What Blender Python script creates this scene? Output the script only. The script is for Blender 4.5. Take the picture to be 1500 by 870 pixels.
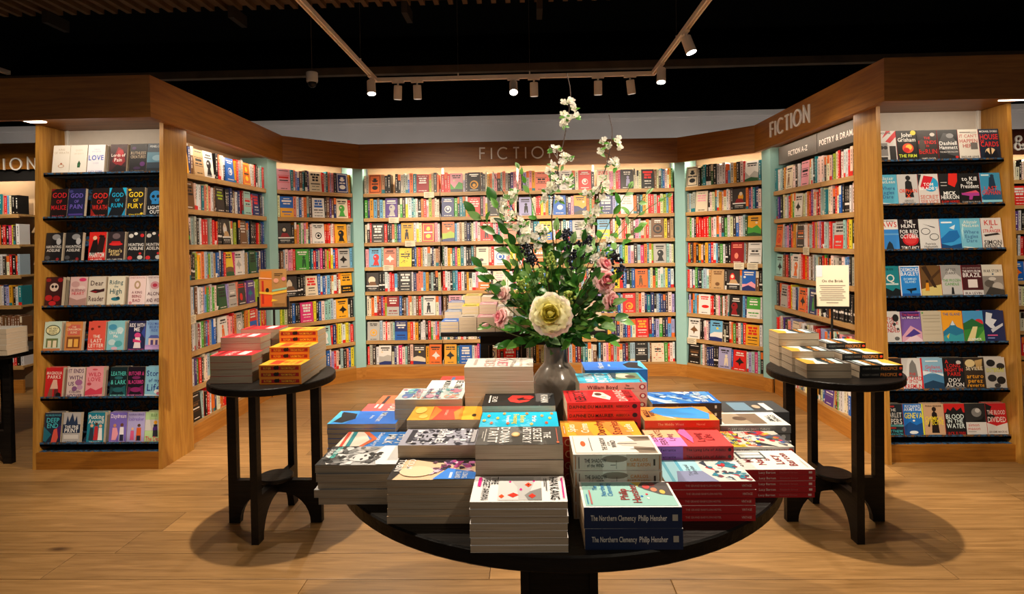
import bpy, bmesh, math, random
import numpy as np
from mathutils import Matrix, Vector

# ------------------------------------------------------------------ scene, camera, world, exposure
for o in list(bpy.data.objects): bpy.data.objects.remove(o)
SC = bpy.context.scene
COL = SC.collection
rnd = random.Random(7)
PI = math.pi

F, CX, CY = 860.0, 750.0, 369.0                 # focal length and principal point in pixels of the 1500x870 frame
PITCH, ROLL, YAW, EYE = -.0161, -.0164, -.0284, 1.3863
_f = Vector((math.cos(PITCH)*math.sin(YAW), math.cos(PITCH)*math.cos(YAW), math.sin(PITCH)))
_r0 = Vector((math.cos(YAW), -math.sin(YAW), 0)); _u0 = _r0.cross(_f)
_r = math.cos(ROLL)*_r0 + math.sin(ROLL)*_u0
_u = -math.sin(ROLL)*_r0 + math.cos(ROLL)*_u0
CAMP = Vector((0, 0, EYE))
cam = bpy.data.cameras.new('camera'); camo = bpy.data.objects.new('camera', cam); COL.objects.link(camo)
cam.sensor_width = 36; cam.lens = F*36/1500; cam.shift_y = (CY-435)/1500; cam.clip_start = .05; cam.clip_end = 60
camo.matrix_world = Matrix(((_r.x, _u.x, -_f.x, 0), (_r.y, _u.y, -_f.y, 0), (_r.z, _u.z, -_f.z, EYE), (0, 0, 0, 1)))
SC.camera = camo

def ray(x, y): return _f + _r*((x-CX)/F) - _u*((y-CY)/F)
def onY(x, y, Y): d = ray(x, y); return CAMP + d*(Y/d.y)
def onZ(x, y, Z): d = ray(x, y); return CAMP + d*((Z-EYE)/d.z)
def onX(x, y, X): d = ray(x, y); return CAMP + d*(X/d.x)
def pix(P):
    d = Vector(P)-CAMP; z = d.dot(_f); return (CX+F*d.dot(_r)/z, CY-F*d.dot(_u)/z)

W = bpy.data.worlds.new('world'); SC.world = W; W.use_nodes = True
W.node_tree.nodes['Background'].inputs[0].default_value = (1.0, .86, .7, 1)
W.node_tree.nodes['Background'].inputs[1].default_value = .17  # warm fill added through the open front of the room
SC.view_settings.view_transform = 'Standard'; SC.view_settings.look = 'None'
SC.view_settings.gamma = 1; SC.view_settings.use_curve_mapping = False
SC.view_settings.exposure = 0.0
SC.cycles.max_bounces = 6; SC.cycles.diffuse_bounces = 4; SC.cycles.glossy_bounces = 3
SC.cycles.sample_clamp_indirect = 4; SC.cycles.caustics_reflective = False; SC.cycles.caustics_refractive = False

WARM = (1.0, .84, .65); NEUT = (1.0, .88, .74)
TRACK_Z, TRACK_XL, TRACK_XR, TRACK_Y = 2.9, -1.38, 1.155, 5.39
def spot(name, loc, target, watt, deg, blend=.5, col=WARM, size=.03):
    L = bpy.data.lights.new(name, 'SPOT'); L.energy = watt; L.spot_size = math.radians(deg); L.spot_blend = blend
    L.color = col; L.shadow_soft_size = size
    o = bpy.data.objects.new(name, L); COL.objects.link(o)
    o.location = loc; d = Vector(target)-Vector(loc); o.rotation_euler = d.to_track_quat('-Z', 'Y').to_euler()
    return o
# (x, y, aim, watt, cone, blend): every head of the ceiling track; those nearer than y=4 hang out of frame
SPOTS = [
 (-1.176, TRACK_Y, (-1.5, 6.0, .9), 30, 60, .6), (-1.0, TRACK_Y, (-1.0, 6.0, .9), 30, 60, .6),
 (-.115, TRACK_Y, (.02, 1.75, .95), 50, 34, .35), (.072, TRACK_Y, (.1, 6.0, .9), 30, 60, .6),
 (.656, TRACK_Y, (.7, 6.0, .9), 30, 60, .6), (.946, TRACK_Y, (1.5, 6.0, .9), 30, 60, .6),
 (TRACK_XL, 5.22, (-.9, 3.9, 0), 90, 80, .7), (TRACK_XR, 5.06, (.7, 3.9, 0), 90, 80, .7), (TRACK_XR, 4.29, (2.3, 3.6, 1.0), 60, 60, .6),
 (TRACK_XL, 2.92, (-1.33, 2.9, 0), 250, 76, .8), (TRACK_XR, 2.9, (1.3, 2.9, 0), 250, 76, .8),
 (TRACK_XL, 1.3, (-.8, 6.0, .85), 980, 38, .8), (TRACK_XR, 1.3, (.8, 6.0, .85), 980, 38, .8),
 (TRACK_XL, 2.2, (.02, 1.66, 1.0), 225, 58, .7), (TRACK_XR, 2.2, (.1, 1.66, 1.0), 225, 58, .7),
 (TRACK_XL, 1.9, (2.2, 4.6, .85), 380, 46, .7), (TRACK_XR, 1.9, (-2.4, 4.6, .85), 380, 46, .7),
 (TRACK_XL, 1.5, (-2.75, 3.65, .8), 240, 50, .7), (TRACK_XR, 1.5, (2.6, 3.65, .75), 260, 50, .7),
 (TRACK_XL, .7, (.05, 1.85, 1.38), 115, 32, .6), (TRACK_XR, .7, (.12, 1.85, 1.38), 115, 32, .6),
 (TRACK_XR, .4, (.45, 1.3, .85), 34, 40, .7),
]

# ------------------------------------------------------------------ colour and materials
def lin(c): return c/12.92 if c <= .04045 else ((c+.055)/1.055)**2.4
def hx(h):
    if not isinstance(h, str): return h
    return tuple(lin(int(h[i:i+2], 16)/255) for i in (0, 2, 4))
MATS = {}
def newmat(name, rough=.5, metal=0.0, spec=.5):
    m = bpy.data.materials.new(name); m.use_nodes = True
    b = m.node_tree.nodes['Principled BSDF']; b.inputs['Roughness'].default_value = rough
    b.inputs['Metallic'].default_value = metal; b.inputs['Specular IOR Level'].default_value = spec
    MATS[name] = m
    return m, m.node_tree, b
def flat(name, h, rough=.5, metal=0., spec=.5, noise=.08, scale=20.):
    m, t, b = newmat(name, rough, metal, spec)
    n = t.nodes.new('ShaderNodeTexNoise'); n.inputs['Scale'].default_value = scale; n.inputs['Detail'].default_value = 3
    tc = t.nodes.new('ShaderNodeTexCoord'); t.links.new(tc.outputs['Object'], n.inputs['Vector'])
    r = t.nodes.new('ShaderNodeValToRGB'); c = hx(h)
    r.color_ramp.elements[0].position = .3; r.color_ramp.elements[1].position = .7
    r.color_ramp.elements[0].color = tuple(x*(1-noise) for x in c)+(1,); r.color_ramp.elements[1].color = tuple(min(1, x*(1+noise)) for x in c)+(1,)
    t.links.new(n.outputs['Fac'], r.inputs[0]); t.links.new(r.outputs[0], b.inputs['Base Color'])
    return m
def emis(name, col, s):
    m, t, b = newmat(name); b.inputs['Base Color'].default_value = (.8, .8, .8, 1)
    b.inputs['Emission Color'].default_value = col+(1,); b.inputs['Emission Strength'].default_value = s
    return m
def wood(name, dark, light, stretch, rough=.45, bump=.05, objrand=.0, knots=False, spec=.5, nscale=3.0):
    m, t, b = newmat(name, rough, 0., spec)
    N = t.nodes.new; L = t.links.new
    tc = N('ShaderNodeTexCoord'); mp = N('ShaderNodeMapping'); mp.inputs['Scale'].default_value = stretch
    oi = N('ShaderNodeObjectInfo')
    add = N('ShaderNodeVectorMath'); add.operation = 'ADD'
    sc = N('ShaderNodeVectorMath'); sc.operation = 'SCALE'; sc.inputs['Scale'].default_value = 37.0
    cmb = N('ShaderNodeCombineXYZ')
    for i in range(3): L(oi.outputs['Random'], cmb.inputs[i])
    L(cmb.outputs[0], sc.inputs[0]); L(tc.outputs['Object'], add.inputs[0]); L(sc.outputs[0], add.inputs[1])
    L(add.outputs[0], mp.inputs['Vector'])
    n = N('ShaderNodeTexNoise'); n.inputs['Scale'].default_value = nscale; n.inputs['Detail'].default_value = 7; n.inputs['Roughness'].default_value = .62
    n.inputs['Distortion'].default_value = .6
    L(mp.outputs[0], n.inputs['Vector'])
    r = N('ShaderNodeValToRGB'); e = r.color_ramp.elements
    e[0].position = .30; e[1].position = .72; e[0].color = hx(dark)+(1,); e[1].color = hx(light)+(1,)
    L(n.outputs['Fac'], r.inputs[0])
    out = r.outputs[0]
    if objrand:
        hv = N('ShaderNodeHueSaturation'); ma = N('ShaderNodeMapRange')
        ma.inputs['To Min'].default_value = 1-objrand; ma.inputs['To Max'].default_value = 1+objrand
        L(oi.outputs['Random'], ma.inputs['Value']); L(ma.outputs[0], hv.inputs['Value']); L(out, hv.inputs['Color']); out = hv.outputs[0]
    if knots:
        mp2 = N('ShaderNodeMapping'); mp2.inputs['Scale'].default_value = (1.1, 2.6, 1); L(add.outputs[0], mp2.inputs['Vector'])
        v = N('ShaderNodeTexVoronoi'); v.inputs['Scale'].default_value = 1.15; L(mp2.outputs[0], v.inputs['Vector'])
        r2 = N('ShaderNodeValToRGB'); k = r2.color_ramp.elements
        k[0].position = .02; k[1].position = .085; k[0].color = (.16, .12, .09, 1); k[1].color = (1, 1, 1, 1)
        L(v.outputs['Distance'], r2.inputs[0])
        mx = N('ShaderNodeMix'); mx.data_type = 'RGBA'; mx.blend_type = 'MULTIPLY'; mx.inputs['Factor'].default_value = .85
        L(out, mx.inputs['A']); L(r2.outputs[0], mx.inputs['B']); out = mx.outputs['Result']
    L(out, b.inputs['Base Color'])
    bp = N('ShaderNodeBump'); bp.inputs['Strength'].default_value = bump; bp.inputs['Distance'].default_value = .01
    L(n.outputs['Fac'], bp.inputs['Height']); L(bp.outputs[0], b.inputs['Normal'])
    return m
wood('oak_h', '7a470e', 'a66b22', (1.0, 12, 14), objrand=.05)            # grain along local x
wood('oak_v', '97621f', 'c28f40', (16, 16, 1.0), objrand=.04)            # grain along local z
wood('shelf_oak', 'a87c48', 'cda66c', (1.0, 12, 14), objrand=.05)
wood('plinth_oak_lit', 'a5661f', 'c9893a', (1.0, 12, 14), objrand=.04)  # same oak as the fascia, lightened because more light falls on plinths
wood('floor_oak', '876234', 'b88c56', (1.0, 14, 4), rough=.42, objrand=.17, knots=True, bump=.03)
wood('black_wood', '0b0908', '1d1814', (1.2, 22, 22), rough=.42, bump=.25, spec=.22)
flat('subfloor', '4a3420', .8); flat('blue_paint', '9ccac5', .5, noise=.03, scale=6); flat('white_panel', 'dcd2c6', .6, noise=.03)
flat('beige_panel', 'b79a77', .6, noise=.05, scale=8); flat('cream_wall', 'cfcac6', .7, noise=.04, scale=3)
flat('black_paint', '050605', .85, spec=.15, noise=.3, scale=5); flat('grey_sign', '5a5550', .5, noise=.03); flat('black_sign', '1c1a19', .5)
flat('white_metal', 'f2f0ec', .4, noise=.03); flat('track_paint', 'f2e4d4', .45, noise=.03); flat('letter_metal', 'f2ede7', .35, noise=.03)
flat('card', 'e8dec2', .6, noise=.04, scale=60); flat('black_plastic', '0c0b0b', .35); flat('steel_dark', '3a2c1c', .6, noise=.2)
flat('duct', '4a3822', .7, noise=.3, scale=4); flat('cable', '554c42', .6); flat('dark_ceiling', '060706', .9, spec=.1, noise=.3, scale=3)
flat('deck', '7a5228', .7, noise=.2, scale=6)
emis('lens_on', (1, .93, .82), 14); emis('lens_dim', (1, .9, .75), .35); emis('led', (1, .86, .66), 7)

# printed colour: reads the face colours of the mesh
m, t, b = newmat('print', .42)
a = t.nodes.new('ShaderNodeVertexColor'); a.layer_name = 'Col'; t.links.new(a.outputs['Color'], b.inputs['Base Color'])
# page edges: fine leaves
m, t, b = newmat('pages', .8, spec=.2)
tc = t.nodes.new('ShaderNodeTexCoord'); mp = t.nodes.new('ShaderNodeMapping'); mp.inputs['Scale'].default_value = (6, 6, 700)
n = t.nodes.new('ShaderNodeTexNoise'); n.inputs['Scale'].default_value = 1; n.inputs['Detail'].default_value = 2
r = t.nodes.new('ShaderNodeValToRGB'); r.color_ramp.elements[0].position = .25; r.color_ramp.elements[1].position = .75
r.color_ramp.elements[0].color = hx('a8937a')+(1,); r.color_ramp.elements[1].color = hx('d3c3ac')+(1,)
t.links.new(tc.outputs['Object'], mp.inputs[0]); t.links.new(mp.outputs[0], n.inputs['Vector']); t.links.new(n.outputs['Fac'], r.inputs[0]); t.links.new(r.outputs[0], b.inputs['Base Color'])
# dark blue and brown patterned board of the display racks
m, t, b = newmat('damask', .7)
tc = t.nodes.new('ShaderNodeTexCoord'); mp = t.nodes.new('ShaderNodeMapping'); mp.inputs['Scale'].default_value = (22, 22, 22)
v = t.nodes.new('ShaderNodeTexVoronoi'); v.inputs['Scale'].default_value = 1.0; v.inputs['Randomness'].default_value = .35
n = t.nodes.new('ShaderNodeTexNoise'); n.inputs['Scale'].default_value = 2.2; n.inputs['Detail'].default_value = 4
r = t.nodes.new('ShaderNodeValToRGB'); e = r.color_ramp.elements
e[0].position = .36; e[0].color = hx('121014')+(1,); e[1].position = .46; e[1].color = hx('34658f')+(1,)
q = e.new(.54); q.color = hx('1c1c28')+(1,); q = e.new(.62); q.color = hx('8a6238')+(1,); q = e.new(.72); q.color = hx('121012')+(1,)
mx = t.nodes.new('ShaderNodeMix'); mx.inputs['Factor'].default_value = .45
t.links.new(tc.outputs['Object'], mp.inputs[0]); t.links.new(mp.outputs[0], v.inputs['Vector']); t.links.new(mp.outputs[0], n.inputs['Vector'])
t.links.new(n.outputs['Fac'], mx.inputs['A']); t.links.new(v.outputs['Distance'], mx.inputs['B']); t.links.new(mx.outputs['Result'], r.inputs[0]); t.links.new(r.outputs[0], b.inputs['Base Color'])
def randmat(name, stops, rough=.45, trans=0., bump=0.):
    m, t, b = newmat(name, rough)
    oi = t.nodes.new('ShaderNodeObjectInfo'); r = t.nodes.new('ShaderNodeValToRGB'); e = r.color_ramp.elements
    n = len(stops); e[0].color = hx(stops[0])+(1,); e[1].position = 1; e[1].color = hx(stops[-1])+(1,)
    for i in range(1, n-1): q = e.new(i/(n-1)); q.color = hx(stops[i])+(1,)
    nz = t.nodes.new('ShaderNodeTexNoise'); nz.inputs['Scale'].default_value = 30
    tc = t.nodes.new('ShaderNodeTexCoord'); t.links.new(tc.outputs['Object'], nz.inputs['Vector'])
    ad = t.nodes.new('ShaderNodeMath'); ad.operation = 'MULTIPLY_ADD'; ad.inputs[1].default_value = .25
    t.links.new(nz.outputs['Fac'], ad.inputs[0]); sb = t.nodes.new('ShaderNodeMath'); sb.operation = 'MULTIPLY_ADD'; sb.inputs[1].default_value = .95; sb.inputs[2].default_value = -.1
    t.links.new(oi.outputs['Random'], sb.inputs[0]); t.links.new(sb.outputs[0], ad.inputs[2]); t.links.new(ad.outputs[0], r.inputs[0]); t.links.new(r.outputs[0], b.inputs['Base Color'])
    if trans:
        tl = t.nodes.new('ShaderNodeBsdfTranslucent'); ms = t.nodes.new('ShaderNodeMixShader'); ms.inputs[0].default_value = trans
        t.links.new(r.outputs[0], tl.inputs['Color']); t.links.new(b.outputs[0], ms.inputs[1]); t.links.new(tl.outputs[0], ms.inputs[2])
        t.links.new(ms.outputs[0], t.nodes['Material Output'].inputs['Surface'])
    return m
randmat('leaf', ['173c10', '22561a', '397a28', '2a6620', '6a9c34', '8fb87a'], .38, 0.25)
randmat('leaf_bright', ['3f8a26', '5fa53a', '7fb85a', '9cc28c'], .4, 0.3)
randmat('stem', ['3d5a1c', '4b6a26', '5c5a2a'], .6); randmat('twig', ['3a2416', '4a3222', '2e2016'], .7)
randmat('blossom', ['efe9da', 'f6f2ea', 'e8e6cc'], .5, 0.4); randmat('berry_dark', ['15161f', '232538', '2a2a3a'], .25); randmat('berry_green', ['8fa53a', 'a9bd58', '7d9a34'], .35)
randmat('rose_white', ['f3ead8', 'f0e2cc', 'efe6da'], .5, 0.35); randmat('rose_cream', ['e6e0a8', 'ece6b8', 'e2dc98'], .5, 0.35); randmat('rose_yellow', ['d8cc5c', 'e0d66c', 'e6dc84'], .5, 0.35); randmat('rose_pink', ['f0bcbc', 'f2c8c4', 'eaaab0'], .5, 0.35); randmat('rose_blush', ['f4dcd2', 'f2d2c8', 'f6e4da'], .5, 0.35)
flat('vase_glaze', '665d55', .16, noise=.25, scale=9, spec=.6)

# ------------------------------------------------------------------ mesh helpers
class MB:
    def __init__(s): s.v = []; s.f = []; s.c = []
    def add(s, vs, fs, col=(1, 1, 1)):
        o = len(s.v); s.v.extend(tuple(map(float, p)) for p in vs)
        for f in fs: s.f.append(tuple(o+i for i in f)); s.c.append(hx(col))
        return s
    def box(s, x0, x1, y0, y1, z0, z1, col=(1, 1, 1)):
        return s.add([(x0, y0, z0), (x1, y0, z0), (x1, y1, z0), (x0, y1, z0), (x0, y0, z1), (x1, y0, z1), (x1, y1, z1), (x0, y1, z1)],
                     [(0, 3, 2, 1), (4, 5, 6, 7), (0, 1, 5, 4), (1, 2, 6, 5), (2, 3, 7, 6), (3, 0, 4, 7)], col)
    def prism(s, pts, z0, z1, col=(1, 1, 1)):
        n = len(pts); v = [(x, y, z0) for x, y in pts]+[(x, y, z1) for x, y in pts]
        return s.add(v, [tuple(reversed(range(n))), tuple(range(n, 2*n))]+[(i, (i+1) % n, n+(i+1) % n, n+i) for i in range(n)], col)
    def lathe(s, prof, n=32, col=(1, 1, 1), c=(0, 0)):
        v = []; f = []
        for r, z in prof:
            for i in range(n): a = 2*PI*i/n; v.append((c[0]+r*math.cos(a), c[1]+r*math.sin(a), z))
        for k in range(len(prof)-1):
            for i in range(n): f.append((k*n+i, k*n+(i+1) % n, (k+1)*n+(i+1) % n, (k+1)*n+i))
        if prof[0][0] > 1e-6: f.append(tuple(reversed(range(n))))
        if prof[-1][0] > 1e-6: f.append(tuple(range((len(prof)-1)*n, len(prof)*n)))
        return s.add(v, f, col)
    def tube(s, pts, rad, n=6, col=(1, 1, 1)):
        pts = [Vector(p) for p in pts]; v = []; f = []
        if not hasattr(rad, '__len__'): rad = [rad]*len(pts)
        for i, p in enumerate(pts):
            d = (pts[min(i+1, len(pts)-1)]-pts[max(i-1, 0)]).normalized()
            a = d.orthogonal().normalized() if i == 0 else (pa - d*pa.dot(d)).normalized()
            pa = a; b = d.cross(a)
            for k in range(n): t = 2*PI*k/n; v.append(p+(a*math.cos(t)+b*math.sin(t))*rad[i])
        for i in range(len(pts)-1):
            for k in range(n): f.append((i*n+k, i*n+(k+1) % n, (i+1)*n+(k+1) % n, (i+1)*n+k))
        f.append(tuple(reversed(range(n)))); f.append(tuple(range((len(pts)-1)*n, len(pts)*n)))
        return s.add(v, f, col)
    def ball(s, c, r, col=(1, 1, 1), n=6, m=4):
        v = [(c[0], c[1], c[2]-r)]; f = []
        for j in range(1, m):
            t = PI*j/m
            for i in range(n): a = 2*PI*i/n; v.append((c[0]+r*math.sin(t)*math.cos(a), c[1]+r*math.sin(t)*math.sin(a), c[2]-r*math.cos(t)))
        v.append((c[0], c[1], c[2]+r)); L = len(v)-1
        for i in range(n): f.append((0, 1+(i+1) % n, 1+i)); f.append((L, L-n+i, L-n+(i+1) % n))
        for j in range(m-2):
            for i in range(n): f.append((1+j*n+i, 1+j*n+(i+1) % n, 1+(j+1)*n+(i+1) % n, 1+(j+1)*n+i))
        return s.add(v, f, col)
    def xf(s, M, start=0):
        for i in range(start, len(s.v)): s.v[i] = tuple(M @ Vector(s.v[i]))
        return s
    def mesh(s, name, mat, smooth=False):
        me = bpy.data.meshes.new(name); me.from_pydata(s.v, [], s.f); me.update()
        at = me.color_attributes.new('Col', 'FLOAT_COLOR', 'CORNER')
        nl = np.array([len(f) for f in s.f]); cc = np.ones((len(s.f), 4), np.float32); cc[:, :3] = np.array([tuple(c)[:3] for c in s.c], np.float32).reshape(-1, 3)
        at.data.foreach_set('color', np.repeat(cc, nl, axis=0).ravel())
        if smooth: me.polygons.foreach_set('use_smooth', [True]*len(me.polygons))
        me.materials.append(MATS[mat] if isinstance(mat, str) else mat)
        return me
def link(name, me, parent=None, M=None):
    o = bpy.data.objects.new(name, me); COL.objects.link(o)
    if parent: o.parent = parent
    if M is not None: o.matrix_basis = M
    return o
def obj(name, mb, mat, parent=None, M=None, smooth=False): return link(name, mb.mesh(name, mat, smooth), parent, M)
def tag(o, label, cat, group=None):
    o['label'] = label; o['category'] = cat
    if group: o['group'] = group
    return o
def thing(name, label, cat, M=None, group=None):
    o = bpy.data.objects.new(name, None); o.empty_display_size = .05; COL.objects.link(o)
    if M is not None: o.matrix_basis = M
    return tag(o, label, cat, group)
def struct(name, mb, mat, smooth=False): o = obj(name, mb, mat, smooth=smooth); o['kind'] = 'structure'; return o
def bevel(o, w, seg=2):
    md = o.modifiers.new('bevel', 'BEVEL'); md.width = w; md.segments = seg; md.limit_method = 'ANGLE'; return o
def frame(p, ang=0): return Matrix.Translation(Vector((p[0], p[1], p[2] if len(p) > 2 else 0))) @ Matrix.Rotation(ang, 4, 'Z')
ORD = ['first', 'second', 'third', 'fourth', 'fifth', 'sixth', 'seventh', 'eighth', 'ninth', 'tenth']
def ordn(i): return ORD[i] if i < 10 else '%dth' % (i+1) if (i+1) % 10 not in (1, 2, 3) or 10 < (i+1) % 100 < 14 else '%d%s' % (i+1, {1: 'st', 2: 'nd', 3: 'rd'}[(i+1) % 10])

# ------------------------------------------------------------------ lettering: glyph outlines of the built-in font
GL = {}
def make_glyphs():
    chars = 'ABCDEFGHIJKLMNOPQRSTUVWXYZabcdefghijklmnopqrstuvwxyz0123456789&.,\'-!'
    obs = []
    for ch in chars:
        cu = bpy.data.curves.new('g', 'FONT'); cu.body = ch; cu.resolution_u = 2; cu.offset = .012
        o = bpy.data.objects.new('g', cu); COL.objects.link(o); obs.append((ch, o, cu))
    dg = bpy.context.evaluated_depsgraph_get()
    for ch, o, cu in obs:
        ev = o.evaluated_get(dg); me = ev.to_mesh()
        vs = [(v.co.x, v.co.y) for v in me.vertices]; fs = [tuple(p.vertices) for p in me.polygons]
        x0 = min(v[0] for v in vs); x1 = max(v[0] for v in vs)
        GL[ch] = ([(x-x0, y) for x, y in vs], fs, x1-x0)
        ev.to_mesh_clear()
    for ch, o, cu in obs: bpy.data.objects.remove(o); bpy.data.curves.remove(cu)
make_glyphs()
def text2d(s, cx, cy, h, maxw=None, track=.09, align=0):
    """flat glyph polygons: capital height h, centred on cx, cy (align -1: cx is the left end)"""
    k = h/.70; x = 0; out = []
    for ch in s:
        if ch not in GL: x += .3; continue
        v, f, w = GL[ch]; out.append((x, v, f)); x += w+track
    wtot = max(x-track, .01)*k; sx = k if not maxw or wtot <= maxw else k*maxw/wtot
    wtot = max(x-track, .01)*sx; ox = cx-(wtot/2 if align == 0 else 0)
    return [([(ox+(x0+a)*sx, cy-h/2+b*k) for a, b in v], f) for x0, v, f in out]
# ------------------------------------------------------------------ books
def art_items(s):
    """'t TEXT;y;h;col;x;maxw' 'r x0;y0;x1;y1;col' 'c x;y;rx;ry;col' 'p x,y x,y ..;col' 'v ..' text down the page, separated by |"""
    out = []
    for it in s.split('|'):
        it = it.strip()
        if it: out.append((it[0], [q.strip() for q in it[1:].split(';')]))
    return out
def draw_art(mb, s, fn, z0=.0006, dz=.00012):
    z = z0; its = art_items(s); dz = min(dz, .0014/max(1, len(its)))
    for k, a in its:
        if k == 't':
            x = float(a[4]) if len(a) > 4 else .325; mw = float(a[5]) if len(a) > 5 else .57
            for v, f in text2d(a[0], x, float(a[1]), float(a[2]), mw): mb.add([fn(p[0], p[1], z) for p in v], f, a[3])
        elif k == 'r':
            x0, y0, x1, y1 = map(float, a[:4]); mb.add([fn(x0, y0, z), fn(x1, y0, z), fn(x1, y1, z), fn(x0, y1, z)], [(0, 1, 2, 3)], a[4])
        elif k == 'c':
            x, y, rx, ry = map(float, a[:4]); n = 18
            mb.add([fn(x+rx*math.cos(2*PI*i/n), y+ry*math.sin(2*PI*i/n), z) for i in range(n)], [tuple(range(n))], a[4])
        elif k == 'p':
            pts = [tuple(map(float, q.split(','))) for q in a[0].split()]
            mb.add([fn(x, y, z) for x, y in pts], [tuple(range(len(pts)))], a[1])
        z += dz
    return mb
CACHE = {}
def cached(key, make):
    if key not in CACHE: CACHE[key] = make()
    return CACHE[key]
def cover_mesh(L, Wd, T, front, spine, t=.0004):
    def mk():
        mb = MB()
        mb.box(0, L, t, Wd, 0, t, front); mb.box(0, L, t, Wd, T-t, T, front); mb.box(0, L, 0, t, 0, T, spine)
        return mb.mesh('cover', 'print')
    return cached(('cov', round(L, 4), round(Wd, 4), round(T, 4), front, spine), mk)
def pages_mesh(L, Wd, T, t=.0004):
    return cached(('pg', round(L, 4), round(Wd, 4), round(T, 4)), lambda: MB().box(.0002, L-.0002, t, Wd-.0002, t, T-t).mesh('page_block', 'pages'))
def front_print(L, Wd, T, art):
    def mk():
        return draw_art(MB(), art, lambda x, y, z: (L*(1-y), Wd*x/.65, T+z)).mesh('cover_print', 'print')
    return cached(('fp', round(L, 4), round(Wd, 4), round(T, 4), art), mk)
def spine_print(L, T, art):
    # spine coordinates: x 0..1 from head to tail, y 0..1 across the thickness
    def mk():
        mb = MB(); z = -.0006
        for k, a in art_items(art):
            if k == 't':
                for v, f in text2d(a[0], float(a[4])*L, float(a[1])*T, float(a[2])*T, float(a[5])*L): mb.add([(p[0], z, p[1]) for p in v], f, a[3])
            elif k == 'r':
                x0, y0, x1, y1 = map(float, a[:4]); mb.add([(x0*L, z, y0*T), (x1*L, z, y0*T), (x1*L, z, y1*T), (x0*L, z, y1*T)], [(0, 1, 2, 3)], a[4])
            elif k == 'c':
                x, y, rx, ry = map(float, a[:4]); mb.add([(x*L+rx*T*math.cos(2*PI*i/14), z, y*T+ry*T*math.sin(2*PI*i/14)) for i in range(14)], [tuple(range(14))], a[4])
            z -= .0001
        return mb.mesh('spine_print', 'print')
    return cached(('sp', round(L, 4), round(T, 4), art), mk)
def book(name, label, group, M, L, Wd, T, front, spine=None, art=None, spart=None, pages=True):
    o = thing(name, label, 'book', M, group)
    link('cover', cover_mesh(L, Wd, T, front, spine or front), o)
    if pages: link('page_block', pages_mesh(L, Wd, T), o)
    if art: link('cover_print', front_print(L, Wd, T, art), o)
    if spart: link('spine_print', spine_print(L, T, spart), o)
    return o
STAND = Matrix(((0, 1, 0, 0), (0, 0, -1, 0), (-1, 0, 0, 0), (0, 0, 0, 1)))   # lying book -> standing, cover to the viewer (-y)
def face_M(base, x, y, z, L, T, lean=.12, turn=0.):
    """cover-out book with its lower left front corner at x, y, z of frame `base`, leaning back"""
    return base @ Matrix.Translation((x, y, z)) @ Matrix.Rotation(turn, 4, 'Z') @ Matrix.Rotation(-lean, 4, 'X') @ Matrix.Translation((0, T, L)) @ STAND

CN = dict(k='black', d='charcoal', a='grey', w='white', c='cream', e='tan', n='brown', r='red', R='dark red', o='orange', s='salmon pink', y='yellow', u='golden yellow',
          g='green', G='dark green', i='lime green', t='teal', q='pale aqua', b='blue', B='navy blue', l='light blue', v='purple', V='lavender', p='pink', m='magenta', K='black banded', x='multicoloured')
CH = dict(k='1a1816', d='3a3330', a='b9b6b0', w='eeeae4', c='e8d9bd', e='c8a272', n='7a5535', r='e0241f', R='93151b', o='f0742a', s='f28a72', y='f6d837', u='f0aa24',
          g='4aa53c', G='22552b', i='a9c62e', t='1d7f8c', q='a4d3cd', b='1f63c0', B='22306f', l='6fb6e0', v='5a3a8c', V='a9a6d0', p='f0a3b4', m='e0357a', K='1a1816', x='c86a4a')
def contrast(ch): return 'f2ece2' if ch in 'kdnrRGtbBvmKgx' else '2a2420'
def words(rr, y, h, col, x0=.07, x1=.58, cen=True):
    """one line of print: short blocks of uneven width"""
    n = rr.randint(1, 3); tot = rr.uniform(.6, 1.0)*(x1-x0); w = [rr.uniform(.5, 1.4) for _ in range(n)]; k = tot/(sum(w)+.18*(n-1)); x = (x0+x1)/2-tot/2; out = ''
    for q in w: out += '|r %.3f;%.3f;%.3f;%.3f;%s' % (x, y, x+q*k, y+h, col); x += (q+.18)*k
    return out
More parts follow.
